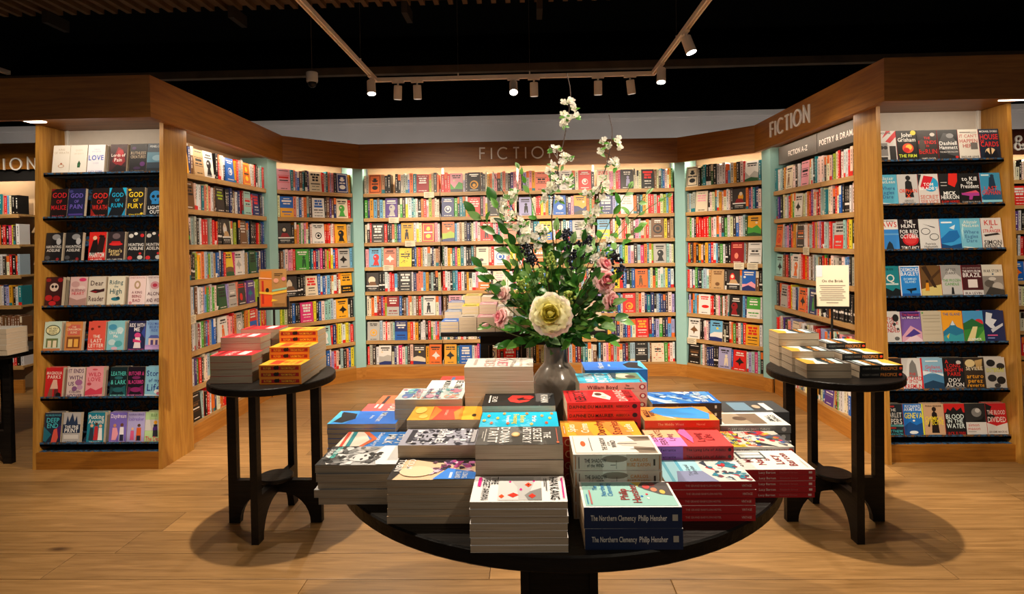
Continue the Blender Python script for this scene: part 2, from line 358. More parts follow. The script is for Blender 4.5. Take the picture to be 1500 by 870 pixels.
def style(st, bg, fg, rr):
    """cover print for the small face-out books: varied layouts"""
    B, Fh = CH[bg], CH[fg]; ct = contrast(bg); u = rr.uniform; X = u(.25, .4); Y = u(.34, .5); v = rr.randrange(3)
    def W(y, h, c=ct): return words(rr, y, h, c)
    foot = W(u(.04, .09), .03)
    if st == '0':
        if v == 0: return W(.74, .07, Fh)+W(.62, .07, Fh)+W(.50, .07, Fh)+W(.88, .025)+foot
        if v == 1: return W(.84, .06, Fh)+W(.74, .06, Fh)+'|c %.2f;%.2f;%.2f;%.2f;%s' % (X, Y-.08, u(.1, .2), u(.08, .16), Fh)+foot
        return W(.55, .09, Fh)+W(.43, .05)+W(.9, .03)+'|r .05;.36;.60;.38;%s|r .05;.68;.60;.70;%s' % (Fh, Fh)+foot
    if st == '1':
        r = u(.15, .25); return '|c %.2f;%.2f;%.2f;%.2f;%s|c %.2f;%.2f;%.2f;%.2f;%s|c %.2f;%.2f;%.2f;%.2f;%s' % (.325, Y, r, r*.98, Fh, .325+u(-.03, .03), Y, r*.72, r*.7, B, .325, Y+u(-.04, .04), r*.4, r*.4, Fh)+W(.86, .05)+W(.78, .04)+foot
    if st == '2':
        a, c, e, g = u(.3, .5), u(.3, .55), u(.3, .5), u(.2, .45)
        return '|p 0,0 .65,0 .65,%.2f .45,%.2f .22,%.2f 0,%.2f;%s|p 0,0 .65,0 .65,%.2f .3,%.2f 0,%.2f;%s|c %.2f;%.2f;.06;.055;%s' % (a, c, g, e, Fh, u(.1, .2), u(.15, .28), u(.08, .2), rr.choice((CH['d'], CH['G'], CH['B'])), u(.12, .5), u(.55, .66), CH[rr.choice('ycw')])+W(.84, .06)+W(.74, .05)
    if st == '3': return '|r 0;.30;.65;1;%s|c %.2f;.60;%.2f;%.2f;%s|c %.2f;%.2f;.08;.09;%s|p .1,.3 .2,.52 .45,.52 .58,.3;%s|r 0;.26;.65;.32;eeeae4' % (CH['d'], X, u(.12, .2), u(.18, .26), Fh, X, u(.66, .76), CH['c'], CH[rr.choice('naRe')])+words(rr, .16, .03, 'eeeae4')+words(rr, .09, .02, 'b9b6b0')
    if st == '4':
        if v == 0: body = '|c %.2f;.60;.07;.07;%s|p %.2f,.14 %.2f,.50 %.2f,.54 %.2f,.50 %.2f,.14 %.2f,.14 %.2f,.34 %.2f,.14;%s' % (X, Fh, X-.1, X-.08, X, X+.09, X+.11, X+.04, X+.01, X-.03, Fh)
        elif v == 1: body = '|p %.2f,.42 %.2f,.52 %.2f,.56 %.2f,.66 %.2f,.55 %.2f,.50 %.2f,.40 %.2f,.36 %.2f,.22 %.2f,.36;%s' % (X-.22, X-.1, X-.05, X, X+.05, X+.12, X+.22, X+.06, X, X-.06, Fh)
        else: body = '|c %.2f;.5;.16;.18;%s|p %.2f,.1 %.2f,.36 %.2f,.36 %.2f,.1;%s|c %.2f;.54;.05;.04;%s' % (X, Fh, X-.16, X-.08, X+.08, X+.17, Fh, X-.05, B)
        return body+W(.82, .07)+W(.73, .04)+foot
    if st == '5': return W(.80, .10, Fh)+W(.66, .10, Fh)+W(.52, .10, Fh)+W(.36, .05)+W(.24, .03)+foot
    if st == '6': return '|r .05;.05;.60;.08;%s|r .05;.92;.60;.95;%s|r .05;.05;.08;.95;%s|r .57;.05;.60;.95;%s|c .325;.70;%.2f;.11;%s|c .325;.30;%.2f;.11;%s|c .2;.74;.05;.05;%s|c .45;.74;.05;.05;%s' % (Fh, Fh, Fh, Fh, u(.1, .18), Fh, u(.1, .18), Fh, B, B)+W(.47, .06)
    if st == '7': return '|'.join('c %.2f;%.2f;%.3f;%.3f;%s' % (u(.08, .58), u(.1, .95), u(.02, .04), u(.015, .03), Fh) for _ in range(14))+W(.64, .07)+W(.53, .05)
    return '|r 0;0;.65;%.2f;%s' % (Y, Fh)+W(.74, .08)+W(.62, .06)+words(rr, .22, .06, B)+words(rr, .1, .03, B)+W(.88, .03)

# unit spine-out books (scaled per copy): x thickness, y depth, z height, spine on y=0
def spine_unit(ch, var):
    def mk():
        rr = random.Random('%s%d' % (ch, var)); mb = MB(); c = CH[ch]
        j = tuple(min(1, x*rr.uniform(.82, 1.12)) for x in hx(c))
        mb.box(0, 1, 0, .985, 0, 1, j); mb.box(.12, .88, .02, .97, 1.0, 1.001, 'd3c3ac')
        ct = contrast(ch); y = -.004
        def rc(x0, x1, z0, z1, col): mb.add([(x0, y, z0), (x1, y, z0), (x1, y, z1), (x0, y, z1)], [(0, 1, 2, 3)], col)
        def title(z0, z1, col, x0=.40, x1=.60):
            z = z1
            while z > z0: h = rr.uniform(.05, .13); rc(x0, x1, max(z0, z-h), z, col); z -= h+.03
        if ch == 'K':
            rc(0, 1, .29, .37, 'eeeae4'); title(.46, .88, 'cfc9bf'); rc(.3, .7, .08, .12, 'b9b6b0')
        elif var == 0: title(.40, .90, ct); rc(.38, .62, .06, .11, ct)
        elif var == 1: title(.52, .90, ct, .34, .52); title(.18, .46, ct, .42, .56); rc(.36, .64, .05, .09, ct)
        elif var == 2: title(.30, .72, ct, .36, .62); rc(.3, .7, .80, .84, ct); rc(.36, .64, .06, .10, ct)
        elif var == 3:
            k = rr.choice('wkcrBto'); rc(0, 1, 0, rr.uniform(.12, .24), CH[k]); title(.42, .9, ct)
        else: rc(0, 1, .68, 1, CH[rr.choice('wcko')]); title(.2, .6, ct)
        return mb
    return cached(('su', ch, var), mk)
def spine_mesh(ch, var): return cached(('sm', ch, var), lambda: spine_unit(ch, var).mesh('shelved_book', 'print'))
SPINES = []      # (visible size, matrix, colour, variant, label)
FGROUP = 'books standing cover out on the wall shelves'
def fill_row(base, x0, x1, z, rowstr, where, seed, hmax=.205, first=1):
    """one shelf of books between x0 and x1 of frame `base`: letters are spines, *cSf a cover-out book"""
    rr = random.Random(seed); s = rowstr.replace(' ', ''); it = []; i = 0
    while i < len(s):
        if s[i] == '*': it.append((s[i+1], s[i+2], s[i+3])); i += 4
        else: it.append(s[i]); i += 1
    nat = sum(.132 if isinstance(q, tuple) else .027 for q in it); sp_ = [q for q in it if not isinstance(q, tuple)]; kk = 0
    while nat < (x1-x0)*.95 and sp_: it.append(sp_[(kk*5+2) % len(sp_)]); kk += 1; nat += .027
    wd = [.129 if isinstance(q, tuple) else .05 if q == '_' else rr.uniform(.018, .036) for q in it]
    tot = x1-x0; fx = sum(w for w, q in zip(wd, it) if isinstance(q, tuple)); sx = sum(wd)-fx
    k = max(.45, (tot-fx-.0035*sum(isinstance(q, tuple) for q in it)-.002)/max(sx, .01)); k = min(k, 1.7)
    x = x0; n = 0
    for q, w in zip(it, wd):
        if isinstance(q, tuple):
            if x+w > x1+.004: break
            n += 1; L = rr.uniform(.190, .202); T = rr.uniform(.018, .034); c, st, fg = q
            lab = '%s face out book, %s from left, %s' % (CN[c], ordn(n-1), where)
            book('face_out_book', lab, FGROUP, face_M(base, x+.001, .012, z+.0005, L, T, lean=rr.uniform(.05, .11)), L, .127, T, CH[c], CH[c], style(st, c, fg, rr))
            x += w+.003; continue
        w = w*k
        if q == '_': x += w; continue
        if x+w > x1+.002: break
        n += 1; h = rr.uniform(.178, min(hmax, .205)); dep = .122; lean = 0
        y = rr.uniform(.012, .03)
        M = base @ Matrix.Translation((x, y, z+.0005)) @ Matrix.Diagonal((w-.0012, dep, h, 1))
        P = base @ Vector((x+w/2, y, z+h/2)); nrm = (base.to_3x3() @ Vector((0, -1, 0))); d = (CAMP-P)
        size = w*h*max(.02, nrm.dot(d.normalized()))/d.length_squared
        px = pix(P)
        if not (-10 < px[0] < 1510): size *= .01
        lab = '%s book spine, %s from left, %s' % (CN[q], ordn(n-1), where)
        SPINES.append((size, M, q, rr.choice((0, 0, 1, 1, 2, 2, 3, 4)), lab)); x += w
def emit_spines(limit=300):
    SPINES.sort(key=lambda a: -a[0])
    for size, M, ch, var, lab in SPINES[:limit]:
        o = link('shelved_book', spine_mesh(ch, var), None, M); tag(o, lab, 'book', 'spine out books on the wall shelves')
    V = []; Fc = []; Cc = []; off = 0
    for size, M, ch, var, lab in SPINES[limit:]:
        u = spine_unit(ch, var); A = np.array(M)[:3]; v = np.array(u.v); V.append(v @ A[:, :3].T+A[:, 3])
        Fc.extend(tuple(off+i for i in f) for f in u.f); Cc.extend(u.c); off += len(u.v)
    mb = MB(); mb.v = np.vstack(V).tolist(); mb.f = Fc; mb.c = Cc
    o = obj('shelved_books', mb, 'print'); tag(o, 'remaining rows of small coloured book spines packed on the wall shelves', 'books'); o['kind'] = 'stuff'
# ------------------------------------------------------------------ room shell
mb = MB().box(-7, 7, -1.5, 9, -.06, -.018); fl = struct('floor', mb, 'subfloor')
PW, PL = .205, 1.9
pm = {}
def plank_mesh(l):
    def mk():
        m = MB(); e = .0012; m.prism([(e, e), (l-e, e), (l-e, PW-e), (e, PW-e)], -.018, -.0009)
        n = len(m.v); b = .003
        m.add([(e, e, -.0009), (l-e, e, -.0009), (l-e, PW-e, -.0009), (e, PW-e, -.0009), (e+b, e+b, 0), (l-e-b, e+b, 0), (l-e-b, PW-e-b, 0), (e+b, PW-e-b, 0)],
              [(0, 1, 5, 4), (1, 2, 6, 5), (2, 3, 7, 6), (3, 0, 4, 7), (4, 5, 6, 7)])
        return m.mesh('plank', 'floor_oak')
    return cached(('plank', l), mk)
rr = random.Random(3); yy = .55
while yy < 7.0:
    x = -6.6+rr.uniform(-1.5, 0); lim = 3.2 if yy < 2 else 6.5
    while x < 6.2:
        l = rr.choice((1.5, 1.7, 1.9, 2.1))
        if x+l > -lim and x < lim:
            link('plank', plank_mesh(l), fl, Matrix.Translation((x, yy, 0)))
        x += l
    yy += PW
struct('ceiling', MB().box(-7, 7, -1.5, 9, 4.3, 4.4), 'dark_ceiling')
struct('wall_back', MB().box(-7, 7, 8.9, 9, 0, 4.3), 'black_paint')
struct('wall_left', MB().box(-7.1, -7, -1.5, 9, 0, 4.3), 'black_paint')
struct('wall_right', MB().box(7, 7.1, -1.5, 9, 0, 4.3), 'black_paint')
# pale bulkhead behind the shelving with its moulded top edge
mb = MB().box(-6.8, 6.8, 7.0, 7.12, 0, 2.83); mb.box(-6.8, 6.8, 6.965, 7.12, 2.83, 2.89); mb.box(-6.8, 6.8, 6.985, 7.0, 2.80, 2.83)
struct('trim_1', mb, 'cream_wall')
for i, x in enumerate((-5.0, -1.7, 1.7, 5.0)):  # unseen strip lights added to brighten the bulkhead
    L = bpy.data.lights.new('uplight', 'AREA'); L.shape = 'RECTANGLE'; L.size = 3.0; L.size_y = .05; L.energy = 6.5; L.color = (1, .9, .82)
    up = thing('added_uplight', 'added unseen strip light on top of the shelving, %s from left' % ORD[i], 'strip light', frame((x, 6.42, 0)), 'added strip lights')
    obj('housing', MB().box(-1.5, 1.5, -.03, .03, 2.23, 2.27), 'white_metal', up)
    for s_ in (-1.2, 1.2): obj('support_post', MB().box(s_-.02, s_+.02, -.02, .02, 0, 2.23), 'white_metal', up)
    lo = bpy.data.objects.new('uplight', L); COL.objects.link(lo); lo.parent = up; lo.matrix_basis = Matrix.Translation((0, 0, 2.275)) @ Matrix.Rotation(math.radians(180-50), 4, 'X')
struct('trim_2', MB().box(-6.9, 6.9, 6.5, 6.58, 3.28, 3.36), 'duct')        # dark services beam
deck = struct('trim_3', MB().box(-6.9, 2.0, 5.2, 6.2, 3.95, 4.0), 'deck')    # ribbed metal soffit
for i in range(58): link('deck_rib', cached('rib', lambda: MB().box(0, .05, 5.2, 6.2, 3.90, 3.95).mesh('deck_rib', 'deck')), deck, Matrix.Translation((-6.8+i*.15, 0, 0)))
for px, py in ((85, 22), (350, 18), (597, 15), (790, 8)):
    p = onY(px, py, 6.25); br = obj('hanger_bracket', MB().box(-.03, .03, -.15, .15, 0, .12), 'steel_dark', None, Matrix.Translation((p.x, 6.22, 3.78)))
    tag(br, 'dark perforated steel hanger bracket under the ceiling deck, %s from left' % ordn([85, 350, 597, 790].index(px)), 'bracket', 'ceiling brackets')

# ------------------------------------------------------------------ bookcases
ZROWS = [1.913-.2526*i for i in range(8)]
def bookcase(label, p0, p1, zrows, nb, cat='bookcase', depth=.24, top=2.2, plinth=.125, pl_ext=(0, 0), back='beige_panel', ledw=5, ledy=.032):
    p0 = Vector(p0); p1 = Vector(p1); d = p1-p0; ln = d.length; ang = math.atan2(d.y, d.x)
    base = frame((p0.x, p0.y, 0), ang); o = thing('bookcase', label, cat, base)
    obj('plinth', MB().box(-pl_ext[0], ln+pl_ext[1], 0, .02, 0, plinth), 'plinth_oak_lit', o)
    obj('back_panel', MB().box(-.01, ln+.01, depth, depth+.02, 0, top+.02), back, o)
    obj('top_panel', MB().box(-.01, ln+.01, .02 if ledy > 0 else -.02, depth, top, top+.02), 'beige_panel', o)
    if isinstance(nb, int): bd = [ln*i/nb for i in range(nb+1)]
    else: bd = [0]+nb+[ln]; nb = len(bd)-1
    bw = bd[1]
    for z in zrows:
        for k in range(nb):
            w_ = bd[k+1]-bd[k]
            sm = cached(('shelf', round(w_, 3)), lambda: MB().box(.003, w_-.003, 0, .016, -.036, 0).box(.003, w_-.003, .016, .235, -.02, 0).mesh('shelf', 'shelf_oak'))
            link('shelf', sm, o, Matrix.Translation((bd[k], .004, z)))
    for k in range(nb+1):
        if 0 < k < nb: obj('upright', MB().box(bd[k]-.012, bd[k]+.012, depth-.012, depth-.001, .05, top-.01), 'white_metal', o)
        if 0 < k < nb:
            for z in zrows: link('bracket', cached('brk', lambda: MB().add([(-.003, .03, -.036), (.003, .03, -.036), (-.003, .225, -.036), (.003, .225, -.036), (-.003, .012, .03), (.003, .012, .03), (-.003, .225, .06), (.003, .225, .06)], [(0, 2, 6, 4), (1, 5, 7, 3), (0, 4, 5, 1), (2, 3, 7, 6), (4, 6, 7, 5), (0, 1, 3, 2)]).mesh('bracket', 'white_metal')), o, Matrix.Translation((bd[k], 0, z)))
    # LED strip under the top panel
    if ledw:
        obj('led_strip', MB().box(.02, ln-.02, ledy-.004, ledy+.008, 2.186, 2.194), 'led', o)
        L = bpy.data.lights.new('led_light', 'AREA'); L.shape = 'RECTANGLE'; L.size = ln-.06; L.size_y = .02; L.energy = ledw*ln; L.color = WARM
        lo = bpy.data.objects.new('led_light', L); COL.objects.link(lo); lo.parent = o
        lo.matrix_basis = Matrix.Translation((ln/2, ledy+.002, 2.184)) @ Matrix.Rotation(math.radians(20), 4, 'X')
    return o, base, ln, bw
BK = []
LSX, RSX = -2.385, 2.185
P1 = [(-2.37, 5.31), (-2.325, 5.39)]; P2 = [(-1.785, 5.955), (-1.695, 6.0)]; P3 = [(1.487, 6.0), (1.577, 5.95)]; P4 = [(2.118, 5.385), (2.163, 5.305)]
caseB = bookcase('long oak bookcase across the back under the central sign', P2[1], P3[0], ZROWS, 4)
caseLA = bookcase('narrow angled oak bookcase left of the back wall', P1[1], P2[0], ZROWS, 1)
caseRA = bookcase('narrow angled oak bookcase right of the back wall', P3[1], P4[0], ZROWS, 1)
caseLS = bookcase('oak bookcase along the left side of the alcove', (LSX, 3.97), (LSX, 5.31), ZROWS, [.485], ledy=-.085, ledw=2.5)
RROWS = [1.80, 1.555, 1.305, 1.052, .79, .50, .145]
caseRS = bookcase('oak bookcase along the right side of the alcove with grey header signs', (RSX, 5.305), (RSX, 3.97), RROWS, [.85], ledy=-.085, ledw=2.0)
# blue posts
def post(label, a, b, ba, bb):
    o = obj('corner_post', MB().prism([a, b, bb, ba], .125, 2.2), 'blue_paint'); tag(o, label, 'post', 'pale blue corner posts')
    d = Vector(b)-Vector(a); n = Vector((-d.y, d.x)).normalized()*.02
    pl = obj('plinth', MB().prism([a, b, (b[0]+n.x, b[1]+n.y), (a[0]+n.x, a[1]+n.y)], 0, .125), 'plinth_oak_lit', o)
post('pale blue corner post between left side shelves and left angled shelves', P1[0], P1[1], (-2.62, 5.335), (-2.50, 5.56))
post('pale blue corner post between left angled shelves and back shelves', P2[0], P2[1], (-1.94, 6.10), (-1.72, 6.25))
post('pale blue corner post between back shelves and right angled shelves', P3[0], P3[1], (1.51, 6.25), (1.73, 6.10))
post('pale blue corner post between right angled shelves and right side shelves', P4[0], P4[1], (2.29, 5.55), (2.42, 5.33))

# fascia boards
FC = [(-6.4, 3.4317), (-2.2275, 3.4317), (-2.277, 5.42), (-1.7214, 5.9745), (1.5133, 5.9745), (2.069, 5.417), (2.063, 3.4577), (6.4, 3.4577)]
ZB, ZT = 2.1655, 2.4145
def off(i, w):
    def nrm(a, b): d = (Vector(b)-Vector(a)).normalized(); return Vector((-d.y, d.x))
    if i == 0: return Vector(FC[0])+nrm(FC[0], FC[1])*w
    if i == len(FC)-1: return Vector(FC[-1])+nrm(FC[-2], FC[-1])*w
    n1 = nrm(FC[i-1], FC[i]); n2 = nrm(FC[i], FC[i+1]); h = (n1+n2).normalized(); return Vector(FC[i])+h*(w/h.dot(n1))
FL = ['left end of the alcove above the romance rack', 'left side of the alcove', 'left angled shelves', 'back wall with raised letters', 'right angled shelves', 'right side of the alcove with raised letters', 'right end of the alcove above the thriller rack']
FASC = []
for i in range(7):
    a, b = Vector(FC[i]), Vector(FC[i+1]); d = b-a; base = frame((a.x, a.y, 0), math.atan2(d.y, d.x)); inv = base.inverted()
    def loc(p): q = inv @ Vector((p[0], p[1], 0)); return (q.x, q.y)
    o = thing('fascia_board', 'wide oak fascia board over the '+FL[i], 'fascia', base, 'oak fascia boards'); FASC.append((o, d.length))
    pa, pb, pc, pd = loc(a), loc(b), loc(off(i+1, .035)), loc(off(i, .035))
    obj('board', MB().prism([pa, pb, pc, pd], ZB, ZT), 'oak_h', o)
    w2 = .16
    if i in (0, 1, 5, 6): obj('soffit', MB().prism([loc(off(i, .035)), loc(off(i+1, .035)), loc(off(i+1, w2)), loc(off(i, w2))], ZB+.03, ZB+.045), 'oak_h', o)

# raised letters, drawn as strokes
def stroke(mb, pts, w, th, y0=0):
    """flat ribbon of width w along pts (x, z), raised th in front of y0"""
    P = [Vector(p) for p in pts]; Lf = []; Rt = []
    for i, p in enumerate(P):
        d1 = (P[i]-P[i-1]).normalized() if i else (P[1]-P[0]).normalized(); d2 = (P[i+1]-P[i]).normalized() if i < len(P)-1 else d1
        n1 = Vector((-d1.y, d1.x)); n2 = Vector((-d2.y, d2.x)); h = (n1+n2).normalized(); k = w/2/max(.4, h.dot(n1)); Lf.append(p+h*k); Rt.append(p-h*k)
    n = len(P); v = [(q.x, y0-th, q.y) for q in Lf]+[(q.x, y0-th, q.y) for q in Rt]+[(q.x, y0, q.y) for q in Lf]+[(q.x, y0, q.y) for q in Rt]
    f = []
    for i in range(n-1): f += [(i, n+i, n+i+1, i+1), (2*n+i, 2*n+i+1, 3*n+i+1, 3*n+i), (i, i+1, 2*n+i+1, 2*n+i), (n+i, 3*n+i, 3*n+i+1, n+i+1)]
    f += [(0, 2*n, 3*n, n), (n-1, 2*n-1, 4*n-1, 3*n-1)]
    return mb.add(v, f)
def arc(cx, cy, r, a0, a1, n=22, ry=None): return [(cx+r*math.cos(math.radians(a0+(a1-a0)*i/n)), cy+(ry or r)*math.sin(math.radians(a0+(a1-a0)*i/n))) for i in range(n+1)]
LET = {'F': ([[(0, 0), (0, 1), (.46, 1)], [(0, .54), (.42, .54)]], .46), 'I': ([[(0, 0), (0, 1)]], 0), 'C': ([arc(.5, .5, .5, 50, 310)], .82), 'T': ([[(.27, 0), (.27, 1)], [(0, .98), (.54, .98)]], .54),
       'O': ([arc(.5, .5, .5, 0, 359)], 1.0), 'N': ([[(0, 0), (0, 1), (.68, 0), (.68, 1)]], .68),
       '&': ([[(.70, .0), (.20, .62)]+arc(.36, .80, .19, 200, -20, 12)+[(.10, .36)]+arc(.33, .22, .24, 150, 330, 12)+[(.72, .42)]], .72), 'D': ([[(0, 0), (0, 1)], [(0, 1), (.3, 1)]+arc(.3, .5, .5, 90, -90)+[(0, 0)]], .8)}
def sign_word(o, word, x0, x1, zc, h, th=.012):
    tot = sum(LET[c][1] for c in word); gap = ((x1-x0)/h-tot)/(len(word)-1); x = x0
    for c in word:
        st, w = LET[c]; mb = MB()
        for s in st: stroke(mb, [(x+a*h, zc-h/2+b*h) for a, b in s], .118*h, th, -.002)
        obj('letter', mb, 'letter_metal', o); x += (w+gap)*h
sign_word(FASC[3][0], 'FICTION', -.478+1.7214, .263+1.7214+.04, 2.293, .112)
f5 = FASC[5][0]; sign_word(f5, 'FICTION', 5.417-5.041, 5.417-4.355, 2.298, .118)

# grey header signs above the right side shelves
hb = caseRS[1]; ln = caseRS[2]
for i, (x0, x1, tx, xc) in enumerate(((.06, .735, 'FICTION A-Z', .42), (.745, 1.325, 'POETRY & DRAMA', 1.03))):
    hs = thing('header_sign', 'grey header sign %s above the right side shelves' % ('nearest the blue post' if i == 0 else 'nearest the oak end panel'), 'sign', hb)
    obj('panel', MB().box(x0, x1, .03, .045, 2.03, 2.18), 'grey_sign', hs)
    obj('box_underside', MB().box(x0, x1, .045, .23, 2.03, 2.045), 'black_sign', hs)
    if i == 0: obj('side_panel', MB().box(x0-.008, x0, .03, .23, 2.03, 2.18), 'black_sign', hs)
    mb = MB()
    for v, f in text2d(tx, xc, 2.10, .043, .34 if i == 0 else .5): mb.add([(p[0], .0285, p[1]) for p in v], f, 'f2ece4')
    obj('lettering', mb, 'print', hs)
# ------------------------------------------------------------------ what stands on the shelves (spine colours read from the photograph, top shelf first)
BACK = [
 ["ca*o6kekk_kkaaabot*R0wi", "gvulnlc*v4acgdywtqwKorpiscc", "cdr*d5wrkksgBb*u4kwyc*r6ypw", "p*l4rq*s4wa*y7kKburuawadBcen",
  "*K3cKKwwrrlk*k5wwBssslud qKkc", "ccowRRvri*R8abKnqswawnrq*w4kwV", "*a1uqwrwaq*B8burwukwwkrgwVra", "radw*w2acBwmwqdc*d2cu*o4w"],
 ["rrr*p2gVd*k1ukdcuoqpkqsakvp", "*B1wgkttu*r0wdpy*d0aakcrbrc", "*o2ilwecdBkcwpw*r4kwmtpc*s0n", "Gwuwtmytwkktn*c0dcr*w1bpywu",
  "rwwKtlrwducwp*w8ok*c0pwwm", "nk*p1wbccawrqt*m0wkwrcbl", "wucdBcrwkqwcdb*t1wkrwcal", "*u4kt*b5wwpmbs*c1Brk*r5wB"],
 ["pkVapu*s0krkcdk*w0kkc*r1wk", "*V4kgcrrycutw*b0wdvp*u2Bogo", "kbwcdtl*y8bwrkctwb*a0kwno", "wrcBk*o0wlgywtpkdc*w2bqrk",
  "*l0kwrcboytkwdc*g4wnqrBcwk", "bqwkr*c1rVwtodcgkwB*s0wcl", "kwBrc*t0wyqlcdwvpk*u4Bwvc", "wwwqckuncl*w0kpurqoBRGqtw"],
 ["*c0rppcrm*d4Vcccc*k5rncdtbwwyg", "w*B5wVlw*w0aoktucrrarci", "*l8yRwywsrcndpqcera*n1k", "tr*b8owlgyVpdqmotwi*a4kqwc",
  "*B0wlyyrbkGb*o4nlcogwqq", "VBqvlpdbw*r1uerwBtBk", "*u4kvdBcBbrlw*r5uRbBVgk", "ldwpurqswBRGqq*k0wqn*c7rgrww"]]
o, base, ln, bw = caseB
for bay in range(4):
    for r_, s in enumerate(BACK[bay]):
        fill_row(base, bay*bw+.012, (bay+1)*bw-.008, ZROWS[r_], s, '%s shelf, %s bay of back bookcase' % (ORD[r_], ORD[bay]), 100+bay*10+r_)
LA = ["*p0rtsVbntkv*c5krwtsVpk*B6wu", "c*b8uswbwoad*w5bdnvnB*c4gr", "*K3kKusgwgpwdw*w1krrrwws*u4kaq", "dnqwppr*g4GGtrBamksiryb r*a4kl",
      "cu*k3cKKk*c5rbwbwlnwwRw*u8k", "yicddbkk*m5wykbwqqqw*u4k", "wscrak*B7rwwq*q4wrBuy", "cwpsrknVbrqsrywkb"]
o, base, ln, bw = caseLA
for r_, s in enumerate(LA): fill_row(base, .01, ln-.01, ZROWS[r_], s, '%s shelf of left angled bookcase' % ORD[r_], 300+r_)
RA = ["*c6kkGtkkGkwwwrlcukwr*w2a", "aqaa*c0pkwctwuwwwwd*k3uovptBw", "egwkrrrrrgpwopdgwcdbwwqG*u2g", "rydokucdubrwldgwKk*R0sqn*w0d",
      "rwBwgBKqqqe*e0nk*k3ra*b2pnK", "cVotlo*w0rrrKcwpGswnpa*k4RlB*g8ww", "*w4nkdpwB*l2wKcKcogRwtr*u5rw", "*k0nqwnBBBKK*V4cb*r4kwVqmqk"]
o, base, ln, bw = caseRA
for r_, s in enumerate(RA): fill_row(base, .01, ln-.01, ZROWS[r_], s, '%s shelf of right angled bookcase' % ORD[r_], 400+r_)
LS = [("*u7kBn*e0k*w4k", "krcwwd*b1wurqaa*o6yw"), ("kn*n0kcwwrts", "*d0ikkdBcnwBrR*q0rr*B5r"), ("*d2gwqaakwrrk_", "rKK*K3wwvikk*n0wabk"), ("RwtqeKKiwuwoq", "bdBr*y2nm*w4awceb*G0kt"),
      ("BaawwlnwwwVlg", "*G0kV*a0ws*d0rp*v4tpi*K0kw"), ("gtrkdwwaRwgnb", "*w4oppro*a1wGooy*r8bsb"), ("wrqupwvgrdcw", "rmwtckbrwsgl*c0kwrk"), ("orB*k0nqrkrwoo", "orrybwVtrs*w0bkcr")]
o, base, ln, bw = caseLS
for r_, (s, s2) in enumerate(LS):
    fill_row(base, .008, bw-.008, ZROWS[r_], s, '%s shelf, near bay of left side bookcase' % ORD[r_], 500+r_)
    fill_row(base, bw+.008, ln-.012, ZROWS[r_], s2, '%s shelf, far bay of left side bookcase' % ORD[r_], 520+r_)
RS = [("tcwqkuR*c4nwKnwG*p0kwwKut", "kcwcvicrdww"), ("trvbKcswqrugw*w4kcqwor", "ctwcwkrwbkKKK"), ("*o1rwkVpBrouV*d0owusqr", "wqsrq*a8rqRoykdb"), ("*q4kBnrrdqw*w4owrru", "grkwcwaakwlkb"),
      ("Kdr*a0kprywwBq*o4krq*B4g", "KBdoKaKKKKKKK"), ("rswcRvGkasV*c0dccw", "wkbrcqwdp"), ("crbwkyoc*v0Vwcau", "*v0VuRgwwccb")]
o, base, ln, bw = caseRS
for r_, (s, s2) in enumerate(RS):
    fill_row(base, .012, bw-.008, RROWS[r_], s, '%s shelf, far bay of right side bookcase' % ORD[r_], 600+r_)
    fill_row(base, bw+.008, ln-.01, RROWS[r_], s2, '%s shelf, near bay of right side bookcase' % ORD[r_], 620+r_)
# neighbouring alcoves seen at the frame edges
def nb_case(label, p0, p1, zrows, rows, where, seed, word=None, wx=None, fas='oak_h', nb=1):
    o, base, ln, bw = bookcase(label, p0, p1, zrows, nb, back='beige_panel', ledw=5)
    for r_, s in enumerate(rows): fill_row(base, .01, ln-.01, zrows[r_], s, '%s shelf, %s' % (ORD[r_], where), seed+r_, hmax=.22)
    return o, base
nlo, nlb = nb_case('oak bookcase deep in the left neighbouring alcove', (-5.30, 6.0), (-4.7, 6.0), [1.784-.2526*i for i in range(7)],
        ["Rdadc*c0k", "bRkprtk", "mBc*i0wwk", "*i0iKKKrk", "*K3wKKrw", "orbwcrk", "rkwobrc"], 'left neighbouring bookcase', 700)
nl2, nl2b = nb_case('tall shelving standing forward in the left neighbouring alcove', (-5.75, 5.55), (-4.93, 5.55), [1.741-.2955*i for i in range(6)],
        ["kwrckdn*t0wlk*d0w*t5w", "wrbyomkBdkpmu*m8u", "rkwlbkcdn*l0wcrkwukql", "BwkcrVwwwcuot", "kc*o4r*o4rnkw", "rbwrokcwrbwc"], 'far left forward shelving', 720)
fo = thing('fascia_board', 'oak fascia board with raised letters at the far left edge', 'fascia', frame((-6.2, 5.5, 0)))
obj('board', MB().box(0, 1.65, 0, .035, ZB, ZT), 'oak_h', fo); obj('header', MB().box(0, 1.65, .03, .045, ZB-.11, ZB), 'black_sign', fo)
tx1 = onY(53, 240, 5.5).x+6.2; sign_word(fo, 'FICTION', tx1-.76, tx1, onY(25, 240.5, 5.5).z, .108)
nro, nrb = nb_case('oak bookcase in the right neighbouring alcove', (4.62, 5.92), (5.5, 5.92), [1.921-.2485*i for i in range(8)],
        ["wp*c1rckw", "wkBbk*r5wk", "wcyViyvwk", "bkkkkdkwr", "*b4o*b4owk", "ccwwkcc", "ckwckwr", "rbkwoc"], 'right neighbouring bookcase', 740)
fo = thing('fascia_board', 'dark red brown fascia board with a raised ampersand at the right edge', 'fascia', frame((4.5, 5.9, 0)))
flat('red_brown', '4a1f12', .5); obj('board', MB().box(0, 1.3, 0, .03, ZB, ZT), 'red_brown', fo)
st, w = LET['&']; mb = MB(); h = .13
for s in st: stroke(mb, [(.255+a*h, 2.215+b*h) for a, b in s], .017, .012, -.002)
obj('letter', mb, 'letter_metal', fo)

